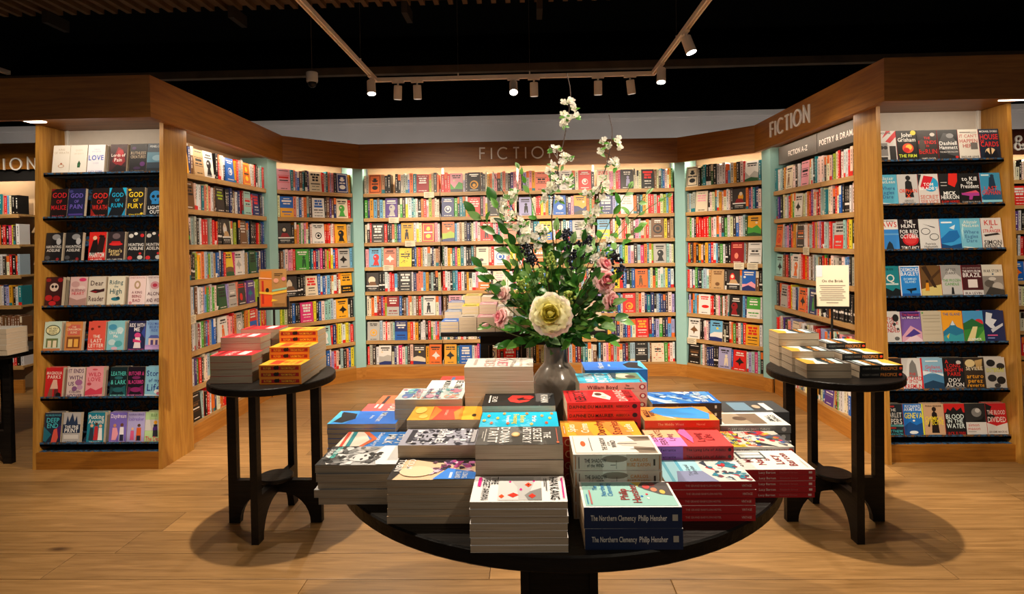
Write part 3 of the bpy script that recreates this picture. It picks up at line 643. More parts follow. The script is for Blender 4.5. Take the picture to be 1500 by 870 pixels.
# small cards clipped to the shelf fronts
def card(x, y, Y, n, base=None, wd=.105, hg=.058):
    p = onY(x, y, Y); o = tag(obj('shelf_card', MB().box(-wd/2, wd/2, 0, .002, 0, hg), 'card', None, Matrix.Translation(p)), n, 'shelf card', 'handwritten shelf cards')
    mb = MB(); rr = random.Random(int(x))
    for i in range(4): mb.add([(-.042, -.0006, hg*(.78-.18*i)), (rr.uniform(.01, .042), -.0006, hg*(.78-.18*i)), (.0, -.0006, hg*(.78-.18*i)-.003), (-.042, -.0006, hg*(.78-.18*i)-.003)], [(0, 1, 2, 3)], '6a5a4a')
    obj('writing', mb, 'print', o)
for x, y, n in ((628.5, 289.5, 'first shelf, under the crimson book'), (577, 326.5, 'second shelf, under the purple sunset book'), (601, 361, 'third shelf, under the yellow bird book'), (569, 396.5, 'fourth shelf, under the coral face book'), (900, 500.5, 'seventh shelf behind the flowers'), (726, 326, 'second shelf left of the flowers')):
    card(x, y, 5.992, 'cream handwritten card on back bookcase, '+n)
def card2(base, x, z, n):
    o = tag(obj('shelf_card', MB().box(-.05, .05, -.003, -.001, -.054, .008), 'card', None, base @ Matrix.Translation((x, 0, z))), n, 'shelf card', 'handwritten shelf cards')
    mb = MB()
    for i in range(4): mb.box(-.04, .035-.012*(i % 2), -.0036, -.0031, -.008-.011*i, -.005-.011*i, '6a5a4a')
    obj('writing', mb, 'print', o)
card2(caseRA[1], .56, ZROWS[3], 'cream card under the fourth shelf of right angled bookcase, left one of two'); card2(caseRA[1], .69, ZROWS[3], 'cream card under the fourth shelf of right angled bookcase, right one of two')
card2(caseRA[1], .06, ZROWS[6], 'cream card near the bottom left of right angled bookcase')
card2(caseLS[1], .10, ZROWS[4], 'cream card on the fifth shelf of left side bookcase beside the oak panel'); card2(caseRS[1], .62, RROWS[2], 'cream card hanging from the third shelf of right side bookcase')

# ------------------------------------------------------------------ end panels and the two cover-out display racks
def side_panel(parent, x0, x1, yb0=3.60, yt0=3.70, y1=3.95):
    v = [(x0, yb0, 0), (x1, yb0, 0), (x1, y1, 0), (x0, y1, 0), (x0, yt0, 2.19), (x1, yt0, 2.19), (x1, y1, 2.19), (x0, y1, 2.19)]
    return obj('side_panel', MB().add(v, [(0, 3, 2, 1), (4, 5, 6, 7), (0, 1, 5, 4), (1, 2, 6, 5), (2, 3, 7, 6), (3, 0, 4, 7)]), 'oak_v', parent)
RL = [
 ["ece6dc|t KING;.85;.07;c9bda8|t OF WRATH;.74;.07;c9bda8|c .34;.28;.12;.06;c89a7a|c .34;.28;.09;.04;ece6dc|c .34;.36;.04;.03;b06a4a",
  "ebe7de|t QUEEN;.82;.06;d8d0c0|t OF ENVY;.7;.06;d8d0c0|p .30,.36 .36,.46 .42,.36 .40,.22 .30,.22;2c5a3c|c .36,;.3;.02;.02;4c8a5c" .replace('.36,;', '.36;'),
  "eceaf2|t THINGS;.84;.05;c9cce0|t WE NEVER;.76;.05;c9cce0|t LOVE;.55;.17;2c58c8|t OVER;.36;.06;c9cce0|t LUCY SCORE;.07;.06;5a74c0",
  "3a1a20|p .1,.4 .3,.9 .5,.8 .6,.4 .4,.2;8a1a24|c .4;.7;.12;.1;b42a34|t Lords of;.62;.1;f0e6e0|t Pain;.46;.12;f0e6e0|p 0,0 .65,0 .65,.2 .3,.3;1a1014",
  "18161c|t RUTHLESS;.68;.1;b8a48c|t CREATURES;.55;.1;b8a48c|c .15;.85;.08;.05;4a2a5a|c .5;.3;.1;.08;5a2a6a|c .3;.16;.14;.05;3a2448|t J.T. GEISSINGER;.05;.05;8a7a6a",
  "2a3a4a|r 0;.35;.65;.7;5a88a0|t PENELOPE;.9;.07;e0e6ea|c .4;.5;.2;.1;8ab0c4|r 0;0;.65;.15;18222c"],
 ["1a0e10|t GOD;.78;.17;c8202a|t OF;.56;.12;c8202a|t MALICE;.36;.15;c8202a|p .0,.9 .2,1 0,1;7a1018|t RINA KENT;.06;.06;a8303a",
  "1c2046|t GOD;.76;.15;6a58b8|t OF;.56;.1;6a58b8|t PAIN;.38;.15;6a58b8|r .05;.08;.6;.14;4a3a8a|c .1;.9;.08;.05;3a3a7a",
  "170d0d|t GOD;.74;.18;d02a24|t OF;.53;.13;d02a24|t WRATH;.34;.16;d02a24|p 0,.0 .2,.05 0,.3;8a1a14|t RINA KENT;.06;.06;d04a3a",
  "10161e|t GOD;.76;.14;1aa8d8|t OF;.58;.1;1aa8d8|t RUIN;.40;.14;1aa8d8|p 0,.7 .1,1 0,1;1aa8d8|p .5,1 .65,.7 .65,1;1aa8d8|p .5,0 .65,.3 .65,0;1a88b8|p 0,0 .12,.3 0,.35;1a88b8",
  "22201e|t GOD;.76;.17;f0cc2a|t OF;.56;.11;f0cc2a|t FURY;.37;.16;f0cc2a|c .08;.92;.06;.04;d8b82a|c .58;.1;.06;.04;d8b82a|t RINA KENT;.07;.06;d8b82a",
  "0e1620|c .33;.68;.22;.2;2a86cc|r .19;.42;.47;.56;2a86cc|c .24;.68;.06;.055;0e1620|c .42;.68;.06;.055;0e1620|p .33,.52 .29,.58 .37,.58;0e1620|t LIGHTS;.30;.11;f0f0f0|t OUT;.15;.12;f0f0f0"],
 ["16161a|c .4;.85;.16;.1;8a8a8e|c .5;.7;.09;.12;b0b0b4|t HAUNTING;.52;.09;d8d4d0|t ADELINE;.40;.09;d8d4d0|c .12;.15;.1;.07;4a4a4e|c .5;.1;.06;.05;8a2024|t H.D. CARLTON;.04;.04;b0a8a0",
  "16161a|c .4;.85;.16;.1;8a8a8e|c .5;.7;.09;.12;b0b0b4|t HAUNTING;.52;.09;d8d4d0|t ADELINE;.40;.09;d8d4d0|c .12;.15;.1;.07;4a4a4e|c .5;.1;.06;.05;8a2024|t H.D. CARLTON;.04;.04;b0a8a0",
  "d0241e|p .02,.2 .15,.7 .3,.8 .38,.4 .2,.2;1a1010|c .22;.8;.08;.07;e8b89a|p .3,.3 .42,.92 .62,.8 .55,.3;2a1414|c .47;.86;.12;.03;140c0c|t PHANTOM;.22;.17;f4f0ec|t G.R. CARTER;.07;.05;f4f0ec",
  "2a2226|c .33;.85;.15;.1;6a5a5e|p .1,.55 .56,.55 .48,.68 .18,.68;c01c1e|c .33;.58;.26;.05;d8282a|t Satan's;.36;.12;e8cc8a|t Affair;.24;.1;e8cc8a|t H.D. CARLTON;.06;.06;f0e8e0",
  "1a191d|t HUNTING;.55;.1;e0dcd8|t ADELINE;.42;.1;e0dcd8|c .12;.85;.09;.07;c8c4c0|c .3;.92;.07;.05;e0dcd8|c .54;.86;.07;.06;c82a30|c .12;.1;.09;.07;c82a30|c .5;.12;.1;.07;c8c4c0|c .5;.25;.05;.04;c82a30",
  "1a191d|t HUNTING;.55;.1;e0dcd8|t ADELINE;.42;.1;e0dcd8|c .12;.85;.09;.07;c8c4c0|c .3;.92;.07;.05;e0dcd8|c .54;.86;.07;.06;c82a30|c .12;.1;.09;.07;c82a30|c .5;.12;.1;.07;c8c4c0|c .5;.25;.05;.04;c82a30"],
 ["3a1416|c .33;.66;.17;.14;d8c0b0|c .27;.68;.05;.05;1a0c0c|c .4;.68;.05;.05;1a0c0c|c .15;.3;.14;.1;b41c22|c .45;.28;.14;.1;a0181e|c .3;.12;.14;.08;c82428|c .1;.9;.1;.06;8a1a1e|c .55;.9;.1;.07;9a1a1e",
  "ddb8b4|c .47;.9;.14;.06;d83a6a|c .2;.75;.16;.1;c89a98|c .45;.62;.14;.08;e8ccc8|t BLEEDING;.55;.08;8a3a40|t HEART;.44;.1;c83040|p 0,0 .65,0 .65,.3 .3,.22 0,.32;b08880",
  "d8ccbc|t Dear;.78;.16;4a2a2a|t Reader;.26;.17;4a2a2a|p .05,.5 .25,.58 .45,.56 .62,.6 .62,.5 .3,.44;3a1a1c|p .05,.5 .35,.5 .3,.46;b02028|t TATE JAMES;.05;.05;4a3a34",
  "e4dcc6|t Riding;.80;.14;2a5a64|t the;.66;.08;2a5a64|t High;.50;.17;2a5a64|c .33;.24;.17;.06;2a7a8c|c .42;.27;.07;.05;1a4a5a|t ELSIE SILVER;.06;.05;6a6a5a",
  "f0d4d2|t SWEET BETRAYAL;.94;.05;b08080|c .33;.7;.12;.14;b89a78|c .33;.7;.06;.08;f0d4d2|t A KING;.45;.08;7a3a44|t BEING;.32;.09;9a3a48|t BAD;.18;.1;9a3a48|c .1;.1;.06;.05;d88a90",
  "ecdcdc|t SWEET BETRAYAL;.94;.05;a08080|c .33;.68;.17;.13;d89aa4|c .33;.68;.09;.06;c83a54|t ALONE;.40;.11;5a2a38|t AND WELL;.18;.12;5a2a38|c .55;.5;.05;.04;b06a80"],
 ["c8dccc|c .33;.72;.28;.18;3a4a2a|c .33;.72;.25;.15;e8e2b0|t THE VERY;.78;.06;4a4a2a|t SECRET;.70;.06;4a4a2a|t SOCIETY;.62;.06;4a4a2a|r .1;.15;.55;.45;6a7a4a|r .16;.15;.3;.38;e8d8b8|r .36;.15;.5;.38;f0e0c0|r 0;0;.65;.12;c87a4a",
  "d88a4a|r .1;.55;.56;.9;d86a58|t THE;.82;.06;f4d8b0|t CINNAMON;.74;.07;f4d8b0|t BUNS;.64;.07;f4d8b0|r .08;.12;.58;.5;8a4a24|r .14;.16;.3;.42;f4c06a|r .36;.16;.52;.42;f4b04a|c .1;.9;.1;.06;e8a46a",
  "ea5a4a|t THE;.5;.1;fff0e4|t LAST;.36;.12;fff0e4|t LETTER;.2;.12;fff0e4|c .15;.75;.06;.04;7a2a1a|c .4;.82;.05;.035;7a2a1a|c .25;.5;.05;.04;f0a08a|t REBECCA YARROS;.06;.05;fff0e4",
  "8accd8|c .2;.8;.16;.1;4a9ac0|c .48;.7;.13;.1;cce8ee|t Unravel;.62;.1;f4fafa|t Me;.5;.1;f4fafa|c .2;.3;.14;.1;c8e4ea|c .45;.25;.15;.1;5ab0b8|c .3;.1;.12;.05;e4b8cc",
  "24264e|t RIDE WITH;.86;.12;f4ecf0|t ME;.72;.13;f4ecf0|c .36;.52;.12;.09;d84a8a|p .22,.1 .28,.45 .45,.45 .5,.1;f0e0e4|p .2,.4 .5,.34 .5,.28 .2,.3;e0407a|t SIMONE SOLTANI;.05;.05;e84a8a|p .5,.6 .65,.9 .65,.4;3a4a9a",
  "8ab4e4|t YOU MAKE;.9;.08;4a6ac0|t BELIEVE;.79;.08;4a6ac0|t RIDE;.68;.08;4a6ac0|r .12;.2;.52;.42;e8c4b8|p .1,.42 .54,.42 .45,.52 .19,.52;5a6ab8|r .2;.2;.3;.36;5a4a88|r .38;.2;.47;.36;5a4a88|r 0;0;.65;.2;c8a4d8|r 0;.14;.65;.2;b894d0"],
 ["cc2026|t MAGNOLIA;.82;.1;f8e4d8|t PARKS;.69;.11;f8e4d8|p .1,.02 .22,.45 .3,.45 .3,.02;8a5a4a|p .36,.02 .36,.5 .46,.5 .56,.02;6a2a2a|p .2,.3 .3,.6 .44,.6 .5,.3;e8b8a4|c .52;.1;.1;.08;141010",
  "e0c8c4|t IT ENDS;.88;.13;5a2a5a|t WITH;.66;.13;5a2a5a|t US;.46;.13;5a2a5a;.16;.25|c .45;.5;.14;.1;a86a9a|c .5;.34;.11;.08;c89ab8|c .3;.3;.1;.08;8a5a8a|t COLLEEN;.2;.07;5a2a5a|t HOOVER;.07;.12;5a2a5a",
  "f09aa4|t WILD;.76;.13;d02a4a|t LOVE;.6;.13;d02a4a|c .33;.92;.1;.03;d85a6a|p 0,.2 .2,.32 .4,.24 .65,.34 .65,.12 0,.08;d8405a|c .14;.45;.08;.05;c84a5a|t ELSIE SILVER;.05;.05;c02a44",
  "12262c|t LEATHER;.78;.13;5ad0c8|t & LARK;.5;.14;5ad0c8|c .33;.64;.16;.05;2a6a70|p 0,0 .2,.3 .05,.35;1a4a50|p .65,0 .4,.3 .6,.4;1a5a60|c .33;.25;.2;.08;246068|t BRYNNE WEAVER;.07;.05;8adcd8",
  "1c1220|t BUTCHER &;.78;.12;f04aa0|t BLACKBIRD;.5;.12;f04aa0|c .33;.64;.16;.05;8a2a6a|p 0,0 .2,.3 .05,.35;6a1a4a|p .65,0 .4,.3 .6,.4;7a1a5a|c .33;.25;.2;.08;9a2a70|t BRYNNE WEAVER;.07;.05;f08ac8",
  "8ecce8|t Story;.78;.18;2a3a8a|t of my;.55;.11;2a3a8a|t Life;.32;.22;2a3a8a|c .45;.18;.1;.07;f0f4f4|c .5;.12;.06;.05;c86a8a|p 0,0 .65,0 .65,.06 0,.1;d8ecf4"],
 ["1c2a40|t ALI HAZELWOOD;.92;.06;58b4c8|t DEEP;.76;.15;4ac0d0|t END;.58;.15;4ac0d0|p 0,.55 .3,.3 .1,.05 0,.1;1a6a80|p .45,.5 .65,.6 .65,.1;4a1a5a|p .3,.04 .38,.45 .5,.5 .56,.2 .5,.02;e0584a",
  "b8b4b4|p .1,.62 .15,.9 .22,.7 .33,.98 .43,.7 .5,.9 .55,.62;2a3a58|r 0;.34;.65;.62;24324e|t THE FINE;.54;.09;f4f2f0|t PRINT;.42;.13;f4f2f0|r .05;.15;.6;.28;d8d4d2|t LAUREN ASHER;.06;.05;4a5a70",
  "1c8098|t Pucking;.86;.14;f4f0ea|t Around;.71;.14;f4f0ea|p .08,.1 .12,.5 .24,.5 .27,.1;2a3a4a|c .18;.57;.06;.05;e8b898|p .26,.1 .29,.55 .41,.55 .44,.1;c83038|c .35;.62;.06;.05;5a3a2a|p .43,.1 .45,.5 .57,.5 .6,.1;f0f0f0|c .51;.56;.06;.05;e8b898|t EMILY RATH;.04;.05;f4f0ea",
  "7a68c4|t Daydream;.88;.13;f4e4f4|p .1,.1 .12,.5 .28,.5 .34,.3 .26,.1;f0a0b4|c .2;.57;.06;.055;c88a6a|p .38,.08 .4,.52 .54,.52 .56,.08;f0ecf4|c .47;.59;.06;.055;6a4434|r .4;.08;.55;.28;2a2a4a|t HANNAH GRACE;.04;.05;f4e4f4",
  "b0a8dc|t HANNAH GRACE;.92;.06;6a5aa0|t Icebreaker;.78;.12;7a64b8|p .12,.1 .14,.4 .26,.4 .27,.1;d85a8a|c .2;.46;.05;.045;e8b898|p .34,.08 .36,.5 .52,.5 .54,.08;d8602a|c .44;.57;.06;.05;5a3a2a|r .37;.08;.51;.24;28283a",
  "b4d49a|r 0;.4;.65;.75;d0ccc8|t ELLE;.9;.08;5a8a4a|p .3,.2 .32,.6 .46,.6 .5,.2;2a2a3a|c .39;.66;.07;.06;f0a82a|p .3,.5 .46,.55 .48,.42 .3,.4;4a2a7a|t The Deal;.14;.15;d8405a"]]
RR_ = [
 ["d8d4d0|p .3,.65 .65,1 .65,.8 .45,.6;d02028|p .2,.75 .5,1 .35,1;d02028|t BOURNE;.93;.06;2a2626|r .08;.18;.36;.6;8a8684|c .16;.45;.07;.06;2a2626|c .29;.45;.07;.06;2a2626|r .42;.02;.62;.5;2a2626|r .1;.06;.34;.14;2a2626",
  "120f0e|t John;.86;.13;f4f0ea|t Grisham;.70;.13;f4f0ea|c .35;.42;.18;.16;e8502a|c .38;.45;.1;.09;f8c04a|c .3;.36;.1;.08;c81c1c|t THE FIRM;.17;.1;d8e040|c .55;.92;.09;.08;d8c83a",
  "1e1a18|r .03;.03;.62;.97;2c2422|t THE;.74;.08;d8201c|t FRIENDS;.60;.11;d8201c|t IN;.48;.07;d8201c|t BERLIN;.30;.15;c81c1c|c .5;.85;.08;.06;c8c0b8|c .15;.5;.1;.2;4a403a|t JAMES SAYER;.07;.05;d8d0c8",
  "1c1c1e|p 0,.55 .2,.9 .45,.85 .65,.5 .65,.1 .3,.2;4a4a4c|t Dashiell;.56;.12;f4f2f0|t Hammett;.42;.12;f4f2f0|c .4;.8;.12;.08;8a8a8c|t THE MALTESE FALCON;.27;.05;d8d4d0|c .57;.1;.05;.04;d02a24",
  "d8d2c6|t IT CAN'T;.78;.1;b04a44|t HAPPEN;.62;.12;b8504a|t HERE;.46;.12;b04a44|r .38;.34;.6;.56;6a6460|r .06;.88;.4;.92;8a827a|t SINCLAIR LEWIS;.1;.06;5a524a|r .4;.86;.6;.92;b8b2a8",
  "1a2436|t MICHAEL DOBBS;.92;.06;e8e4e0|t HOUSE;.74;.17;d82a24|t OF;.6;.07;d82a24;.1;.15|t CARDS;.5;.16;d82a24|c .33;.24;.17;.14;e8c89a|p .05,0 .2,.3 .33,.12 .5,.34 .62,0;0e1420|r .3;.1;.36;.4;2a2018"],
 ["58acc8|t Alistair;.88;.1;e4e8dc|t MacLean;.77;.1;e4e8dc|t Where;.56;.11;3a6a9c|t Eagles;.42;.11;3a6a9c|t Dare;.28;.11;3a6a9c|p 0,.1 .25,.02 .65,.12 .4,.06;e8f0f0|p .02,.6 .1,.85 .06,.3;a8dce8",
  "bcb8b6|p .22,.25 .25,.75 .33,.82 .45,.75 .5,.25;1e1c1c|c .35;.88;.08;.08;1e1c1c|t ORPHAN;.46;.12;e0401c|t X;.30;.14;e0401c|t GREGG;.14;.06;5a5654|t HURWITZ;.06;.06;5a5654",
  "cfc9c4|c .4;.66;.25;.24;2a9ac8|p .05,.55 .2,.95 .5,.9 .3,.5;c81c2a|t TOM;.66;.1;f4f0ec|t BRADBY;.53;.1;f4f0ec|t SECRET;.25;.12;c86a5a|t SERVICE;.10;.12;c86a5a|p 0,.6 .12,.98 0,1;1e2428",
  "1c1c1c|p .3,.65 .34,1 .62,1 .6,.75 .5,.55;d8281e|t MICK;.36;.12;f4f2ee|t HERRON;.23;.12;f4f2ee|r .06;.6;.26;.62;c8c4c0|r .06;.7;.26;.72;c8c4c0|t SLOW HORSES;.09;.07;d8281e",
  "1a1818|t to Kill;.82;.13;f0eeec|t the;.70;.1;f0eeec|t President;.58;.13;f0eeec|p .04,.36 .6,.36 .6,.26 .4,.26 .36,.14 .26,.14 .28,.26 .04,.3;a83a8a|p .1,.36 .5,.44 .6,.36;d8506a|t SAM BOURNE;.06;.07;a8a4a0",
  "3a90b8|p 0,.2 .3,.5 .65,.4 .65,.1 .2,0;1a5a80|p .25,.45 .3,.85 .45,.9 .5,.5;16324a|c .4;.9;.06;.05;16324a|t LAST;.50;.12;e0381c|t ORPHAN;.36;.14;e0381c|r 0;.05;.65;.12;8accdc|r .05;.9;.3;.95;c8e4ec"],
 ["f2eeea|t JAWS;.84;.17;d8231e|r 0;0;.65;.68;3b8ee0|p .2,0 .28,.22 .34,.3 .42,.22 .48,0;24323e|c .08;.44;.07;.06;d84a3a|r .0;.5;.65;.55;6aaee8|t PETER BENCHLEY;.95;.04;2a2a2a",
  "1e1418|c .36;.34;.26;.2;c01a22|c .36;.34;.2;.14;d83a3a|t THE;.92;.11;f4f0ee|t HUNT;.78;.12;f4f0ee|t FOR RED;.60;.12;f4f0ee|t OCTOBER;.45;.13;f4f0ee|t TOM CLANCY;.08;.11;f4f0ee",
  "d8d6d4|c .2;.6;.15;.11;2a2a2c|c .2;.6;.13;.09;d8d6d4|c .46;.42;.15;.11;2a2a2c|c .46;.42;.13;.09;d8d6d4|p .1,.85 .5,.7 .5,.73;2a2a2c|t Patricia;.2;.07;6a6662|t Highsmith;.11;.07;6a6662",
  "3aa0e0|p 0,.35 .3,.6 .55,.62 .62,.4 .4,.25 0,.2;1f6fb8|p 0,0 .65,0 .65,.2 .3,.12 0,.2;1a4a80|r .05;.85;.4;.9;e8f4fa|p .3,.7 .5,.8 .45,.64;d8eefa",
  "7ac0d8|t Alistair;.88;.1;e4e8dc|t MacLean;.77;.1;e4e8dc|t Where;.56;.11;4a7aa8|t Eagles;.42;.11;4a7aa8|t Dare;.28;.11;4a7aa8|p 0,.1 .25,.02 .65,.12 .4,.06;e8f0f0|p .02,.6 .1,.85 .06,.3;b8e4ec",
  "dcd8d4|t KILL;.85;.16;c82a20|t A;.70;.1;c82a20|t STRANGER;.58;.1;c82a20|p .06,.46 .5,.52 .58,.46 .3,.43 .1,.40;2a2624|t SIMON;.22;.13;3a3634|t KERNICK;.09;.13;3a3634"],
 ["1f8c98|t IQ;.62;.24;f4f2ec|p 0,0 .65,0 .65,.24 .5,.3 .4,.2 .2,.3 0,.2;141e22|r .2;.4;.6;.45;d8ecec|t JOE IDE;.9;.06;0e3a40",
  "f0f2f4|r .03;.03;.62;.97;2a86d8|t DESMOND;.88;.11;f4f4f4|t BAGLEY;.75;.12;f4f4f4|t DOMINO;.58;.07;bfe4f8|t ISLAND;.49;.07;bfe4f8|p .15,.25 .5,.3 .5,.22 .35,.2 .33,.08 .28,.2;12202c|r .03;.03;.62;.12;1a5aa8",
  "6a4a26|p .0,.25 .65,.4 .65,0 0,0;d8c47a|p .05,.95 .2,1 .5,.3 .4,.3;3a2616|p .3,.6 .65,.9 .65,.8 .3,.5;4a3018|p .12,.2 .16,.45 .24,.45 .26,.2;e0901c|c .2;.5;.04;.04;3a2616",
  "c4c2c0|p 0,.5 .3,.9 .65,.6 .65,1 0,1;9a9896|t AFTER;.86;.08;6a6866|t DARK;.75;.08;6a6866|t THE FROZEN;.52;.08;5aa04a|t CANDLE;.40;.08;5aa04a|p .28,.06 .31,.3 .36,.3 .38,.06;1e1e20|r 0;0;.65;.08;8a8886",
  "4a1a1e|t THE BOYS FROM;.8;.08;f0ecea|t BRAZIL;.68;.13;f0ecea|r .18;.28;.48;.54;e8dcd8|r 0;0;.65;.2;d8d4d2|t IRA LEVIN;.1;.08;4a1a1e|t WITH AN INTRODUCTION;.9;.04;c8b4b2",
  "8a847e|r 0;.64;.65;1;d8d2c4|t WAR STORY;.8;.09;2a2a2a|c .2;.4;.16;.12;5a544e|c .45;.3;.17;.14;b8b2aa|p 0,0 .65,0 .65,.2 .2,.3;3a3632|c .3;.55;.12;.06;c8c2ba|c .33;.7;.03;.025;2a4a6a"],
 ["ebe7e4|t THE;.78;.1;c81c20|t EAGLE;.66;.12;c81c20|t HAS;.54;.11;c81c20|t LANDED;.41;.12;c81c20|c .5;.8;.1;.12;2a2a2a|c .45;.6;.05;.05;3a3a3a|c .55;.45;.04;.04;4a4a4a|c .5;.15;.08;.06;6a6a6a|r 0;0;.65;.03;d02a2a",
  "7a5aa8|r .05;.76;.6;.97;4a2a6a|t The Innocent;.9;.07;d8405a|t Ian McEwan;.81;.08;e8dcf0|p 0,.2 .3,.55 .65,.35 .65,0 0,0;d8a0b8|p 0,.0 .4,.3 .65,.1 .65,0;e8ccd8|p .1,.2 .4,.45 .6,.3 .3,.2;4a3a90",
  "c8bca4|r .05;.86;.6;.88;a89c84|r .05;.76;.6;.78;a89c84|r .05;.66;.6;.68;b0a48c|r .05;.5;.6;.505;a89c84|r .05;.4;.6;.405;a89c84|r .05;.28;.6;.285;a89c84|c .05;.95;.03;.025;4aa04a",
  "f0a42a|t THE ISLAND;.9;.08;3a6a9c|p 0,.35 .2,.5 .33,.7 .45,.5 .65,.4 .65,0 0,0;2a7aa0|p 0,0 .65,0 .65,.3 .4,.22 .2,.3 0,.2;3aa0b0|p .25,.55 .33,.7 .4,.55;d8e4ec|p .1,.2 .2,.3 .15,.12;e8c04a",
  "3a8a3a|r 0;.6;.65;1;4a9ad0|c .5;.62;.14;.12;d8303a|p 0,.6 .3,.75 .65,.55 .65,.5 0,.4;2a6a3a|p .05,0 .3,.5 .45,.5 .3,0;e8d89a|p .3,0 .65,.4 .65,0;6ab04a|t SUMMER;.1;.08;f0f0e0",
  "1c2a58|p .1,.95 .3,.9 .25,.75 .42,.7 .3,.55 .4,.4 .2,.45 .05,.6;dce0ea|p .2,.4 .6,.6 .6,.52 .25,.3;c8ccd8|r .08;.2;.4;.24;d85a8a|r .08;.12;.3;.15;8a9ad0"],
 ["d88a3a|r 0;.5;.65;1;3a2c24|r .08;.6;.57;.72;e8b04a|c .3;.3;.15;.12;8a4a24|t MONDAY;.12;.1;f4e8d0",
  "d4d2d0|p .2,.4 .25,.8 .35,.95 .45,.8 .5,.4;7a7876|t THE;.5;.08;c8282c|t WIZARD;.36;.13;c8282c|t OF THE;.25;.06;c8282c|t KREMLIN;.12;.13;c8282c|r .6;0;.65;1;d82a2e",
  "8ab8d4|r 0;.2;.65;.5;4a80a8|t Giuliano;.72;.1;d05a6a|t da Empoli;.6;.1;d05a6a|p 0,.2 .3,.3 .65,.2 .65,0 0,0;1e3e5c|p 0,.45 .3,.55 .65,.42 .65,.5 0,.6;dceaf2|r .1;.88;.5;.92;e8f0f4",
  "1c1c1e|c .5;.85;.08;.06;c8c4c0|t A;.88;.11;d82a24;.12;.2|t LONG;.75;.11;d82a24|t NIGHT IN;.62;.11;d82a24|t PARIS;.49;.11;d82a24|t DOV;.3;.12;e8e4e0|t ALFON;.16;.12;e8e4e0|p 0,0 .65,0 .65,.08 0,.1;6a6664",
  "3a2e24|c .2;.82;.16;.12;e0c890|p .35,.9 .6,.95 .55,.6 .4,.65;c8a468|t SEVILLE;.66;.11;f0e0c0|t arturo;.42;.13;f0a42a|t perez;.28;.13;f0a42a|t reverte;.14;.11;f0a42a",
  "c8c4be|c .2;.82;.14;.11;1e1e20|c .5;.72;.13;.1;28282a|t OUTBREAK;.60;.13;d8dc3a|c .2;.35;.14;.11;2a2a2c|c .48;.28;.14;.12;1c1c1e|c .35;.12;.1;.07;3a3a3c|r .1;.02;.5;.06;5a5854"],
 ["1e2a34|r .05;.9;.4;.95;c83030|t THE;.82;.09;e8e8e4|t SCARLET;.66;.15;e8e8e4|t PAPERS;.46;.17;e8e8e4|r 0;.3;.65;.36;5aa0a4|t MATTHEW;.16;.08;4ac0d0|t RICHARDSON;.06;.07;4ac0d0|r .1;.24;.4;.28;c83030",
  "1a70c8|t RICHARD;.93;.08;e8f0f4|t ARMITAGE;.83;.1;e8f0f4|t GENEVA;.64;.17;f0e02a|p 0,.3 .2,.45 .4,.34 .65,.44 .65,0 0,0;164a8a|c .3;.12;.14;.05;e0e8ec|c .33;.48;.04;.03;f0f4f4|r .6;0;.65;1;d8d83a",
  "caa480|p .22,.1 .26,.7 .33,.78 .42,.7 .46,.1;1e1614|c .34;.83;.07;.07;2a1c18|t CHEMICAL;.54;.12;f4dc2a|t DETECTIVE;.41;.12;f4dc2a|p .2,.55 .1,.3 .16,.28;1e1614|t FIONA ERSKINE;.93;.05;4a3a30",
  "1a1a1c|r 0;.72;.65;1;c8201e|p .05,.72 .1,.85 .2,.78 .3,.9 .4,.78 .55,.88 .6,.72;1a1a1c|t BLOOD;.60;.14;e0f0ee|t IN THE;.46;.11;e0f0ee|t WATER;.31;.14;e0f0ee|t JACK FLYNN;.08;.1;c8201e",
  "2a2a2a|c .36;.72;.16;.14;8a8886|c .4;.78;.08;.07;d0cecb|r 0;0;.65;.42;d4d0cc|t simon;.34;.1;c05a50;.24;.4|t mason;.23;.1;c05a50;.24;.4|r .05;.12;.3;.14;8a8682|p .2,.45 .5,.5 .6,.62 .6,.42;101010",
  "c82028|p .0,1 .2,.9 .1,.7 .3,.6 0,.4;1e1a1a|t THE BLOOD;.72;.13;f0dcd8|t DIVIDED;.50;.16;f0dcd8|r 0;0;.65;.4;d8d4d0|p .0,.4 .3,.3 .65,.4;c82028|t GRAEME MACRAE;.12;.06;6a5a56"]]
NAMES = dict(e='cream', d='pale', c='pale')
def hexname(h):
    r_, g_, b_ = (int(h[i:i+2], 16) for i in (0, 2, 4)); mx, mn = max(r_, g_, b_), min(r_, g_, b_)
    if mx < 62: return 'black' if mx-mn < 24 else 'very dark blue' if b_ == mx else 'very dark red'
    if mx-mn < 26: return 'white' if mn > 205 else 'pale grey' if mn > 150 else 'grey'
    if r_ == mx and g_ > .78*r_ and b_ > .62*r_: return 'cream'
    if r_ == mx: return 'pink' if b_ > .6*r_ else 'yellow' if g_ > .75*r_ else 'orange' if g_ > .42*r_ else 'red'
    if g_ == mx: return 'green' if b_ < .85*g_ else 'teal'
    return 'lilac' if r_ > .7*b_ and g_ < .85*b_ else 'dark blue' if mx < 110 else 'teal' if g_ > .8*b_ and mx < 180 else 'blue'
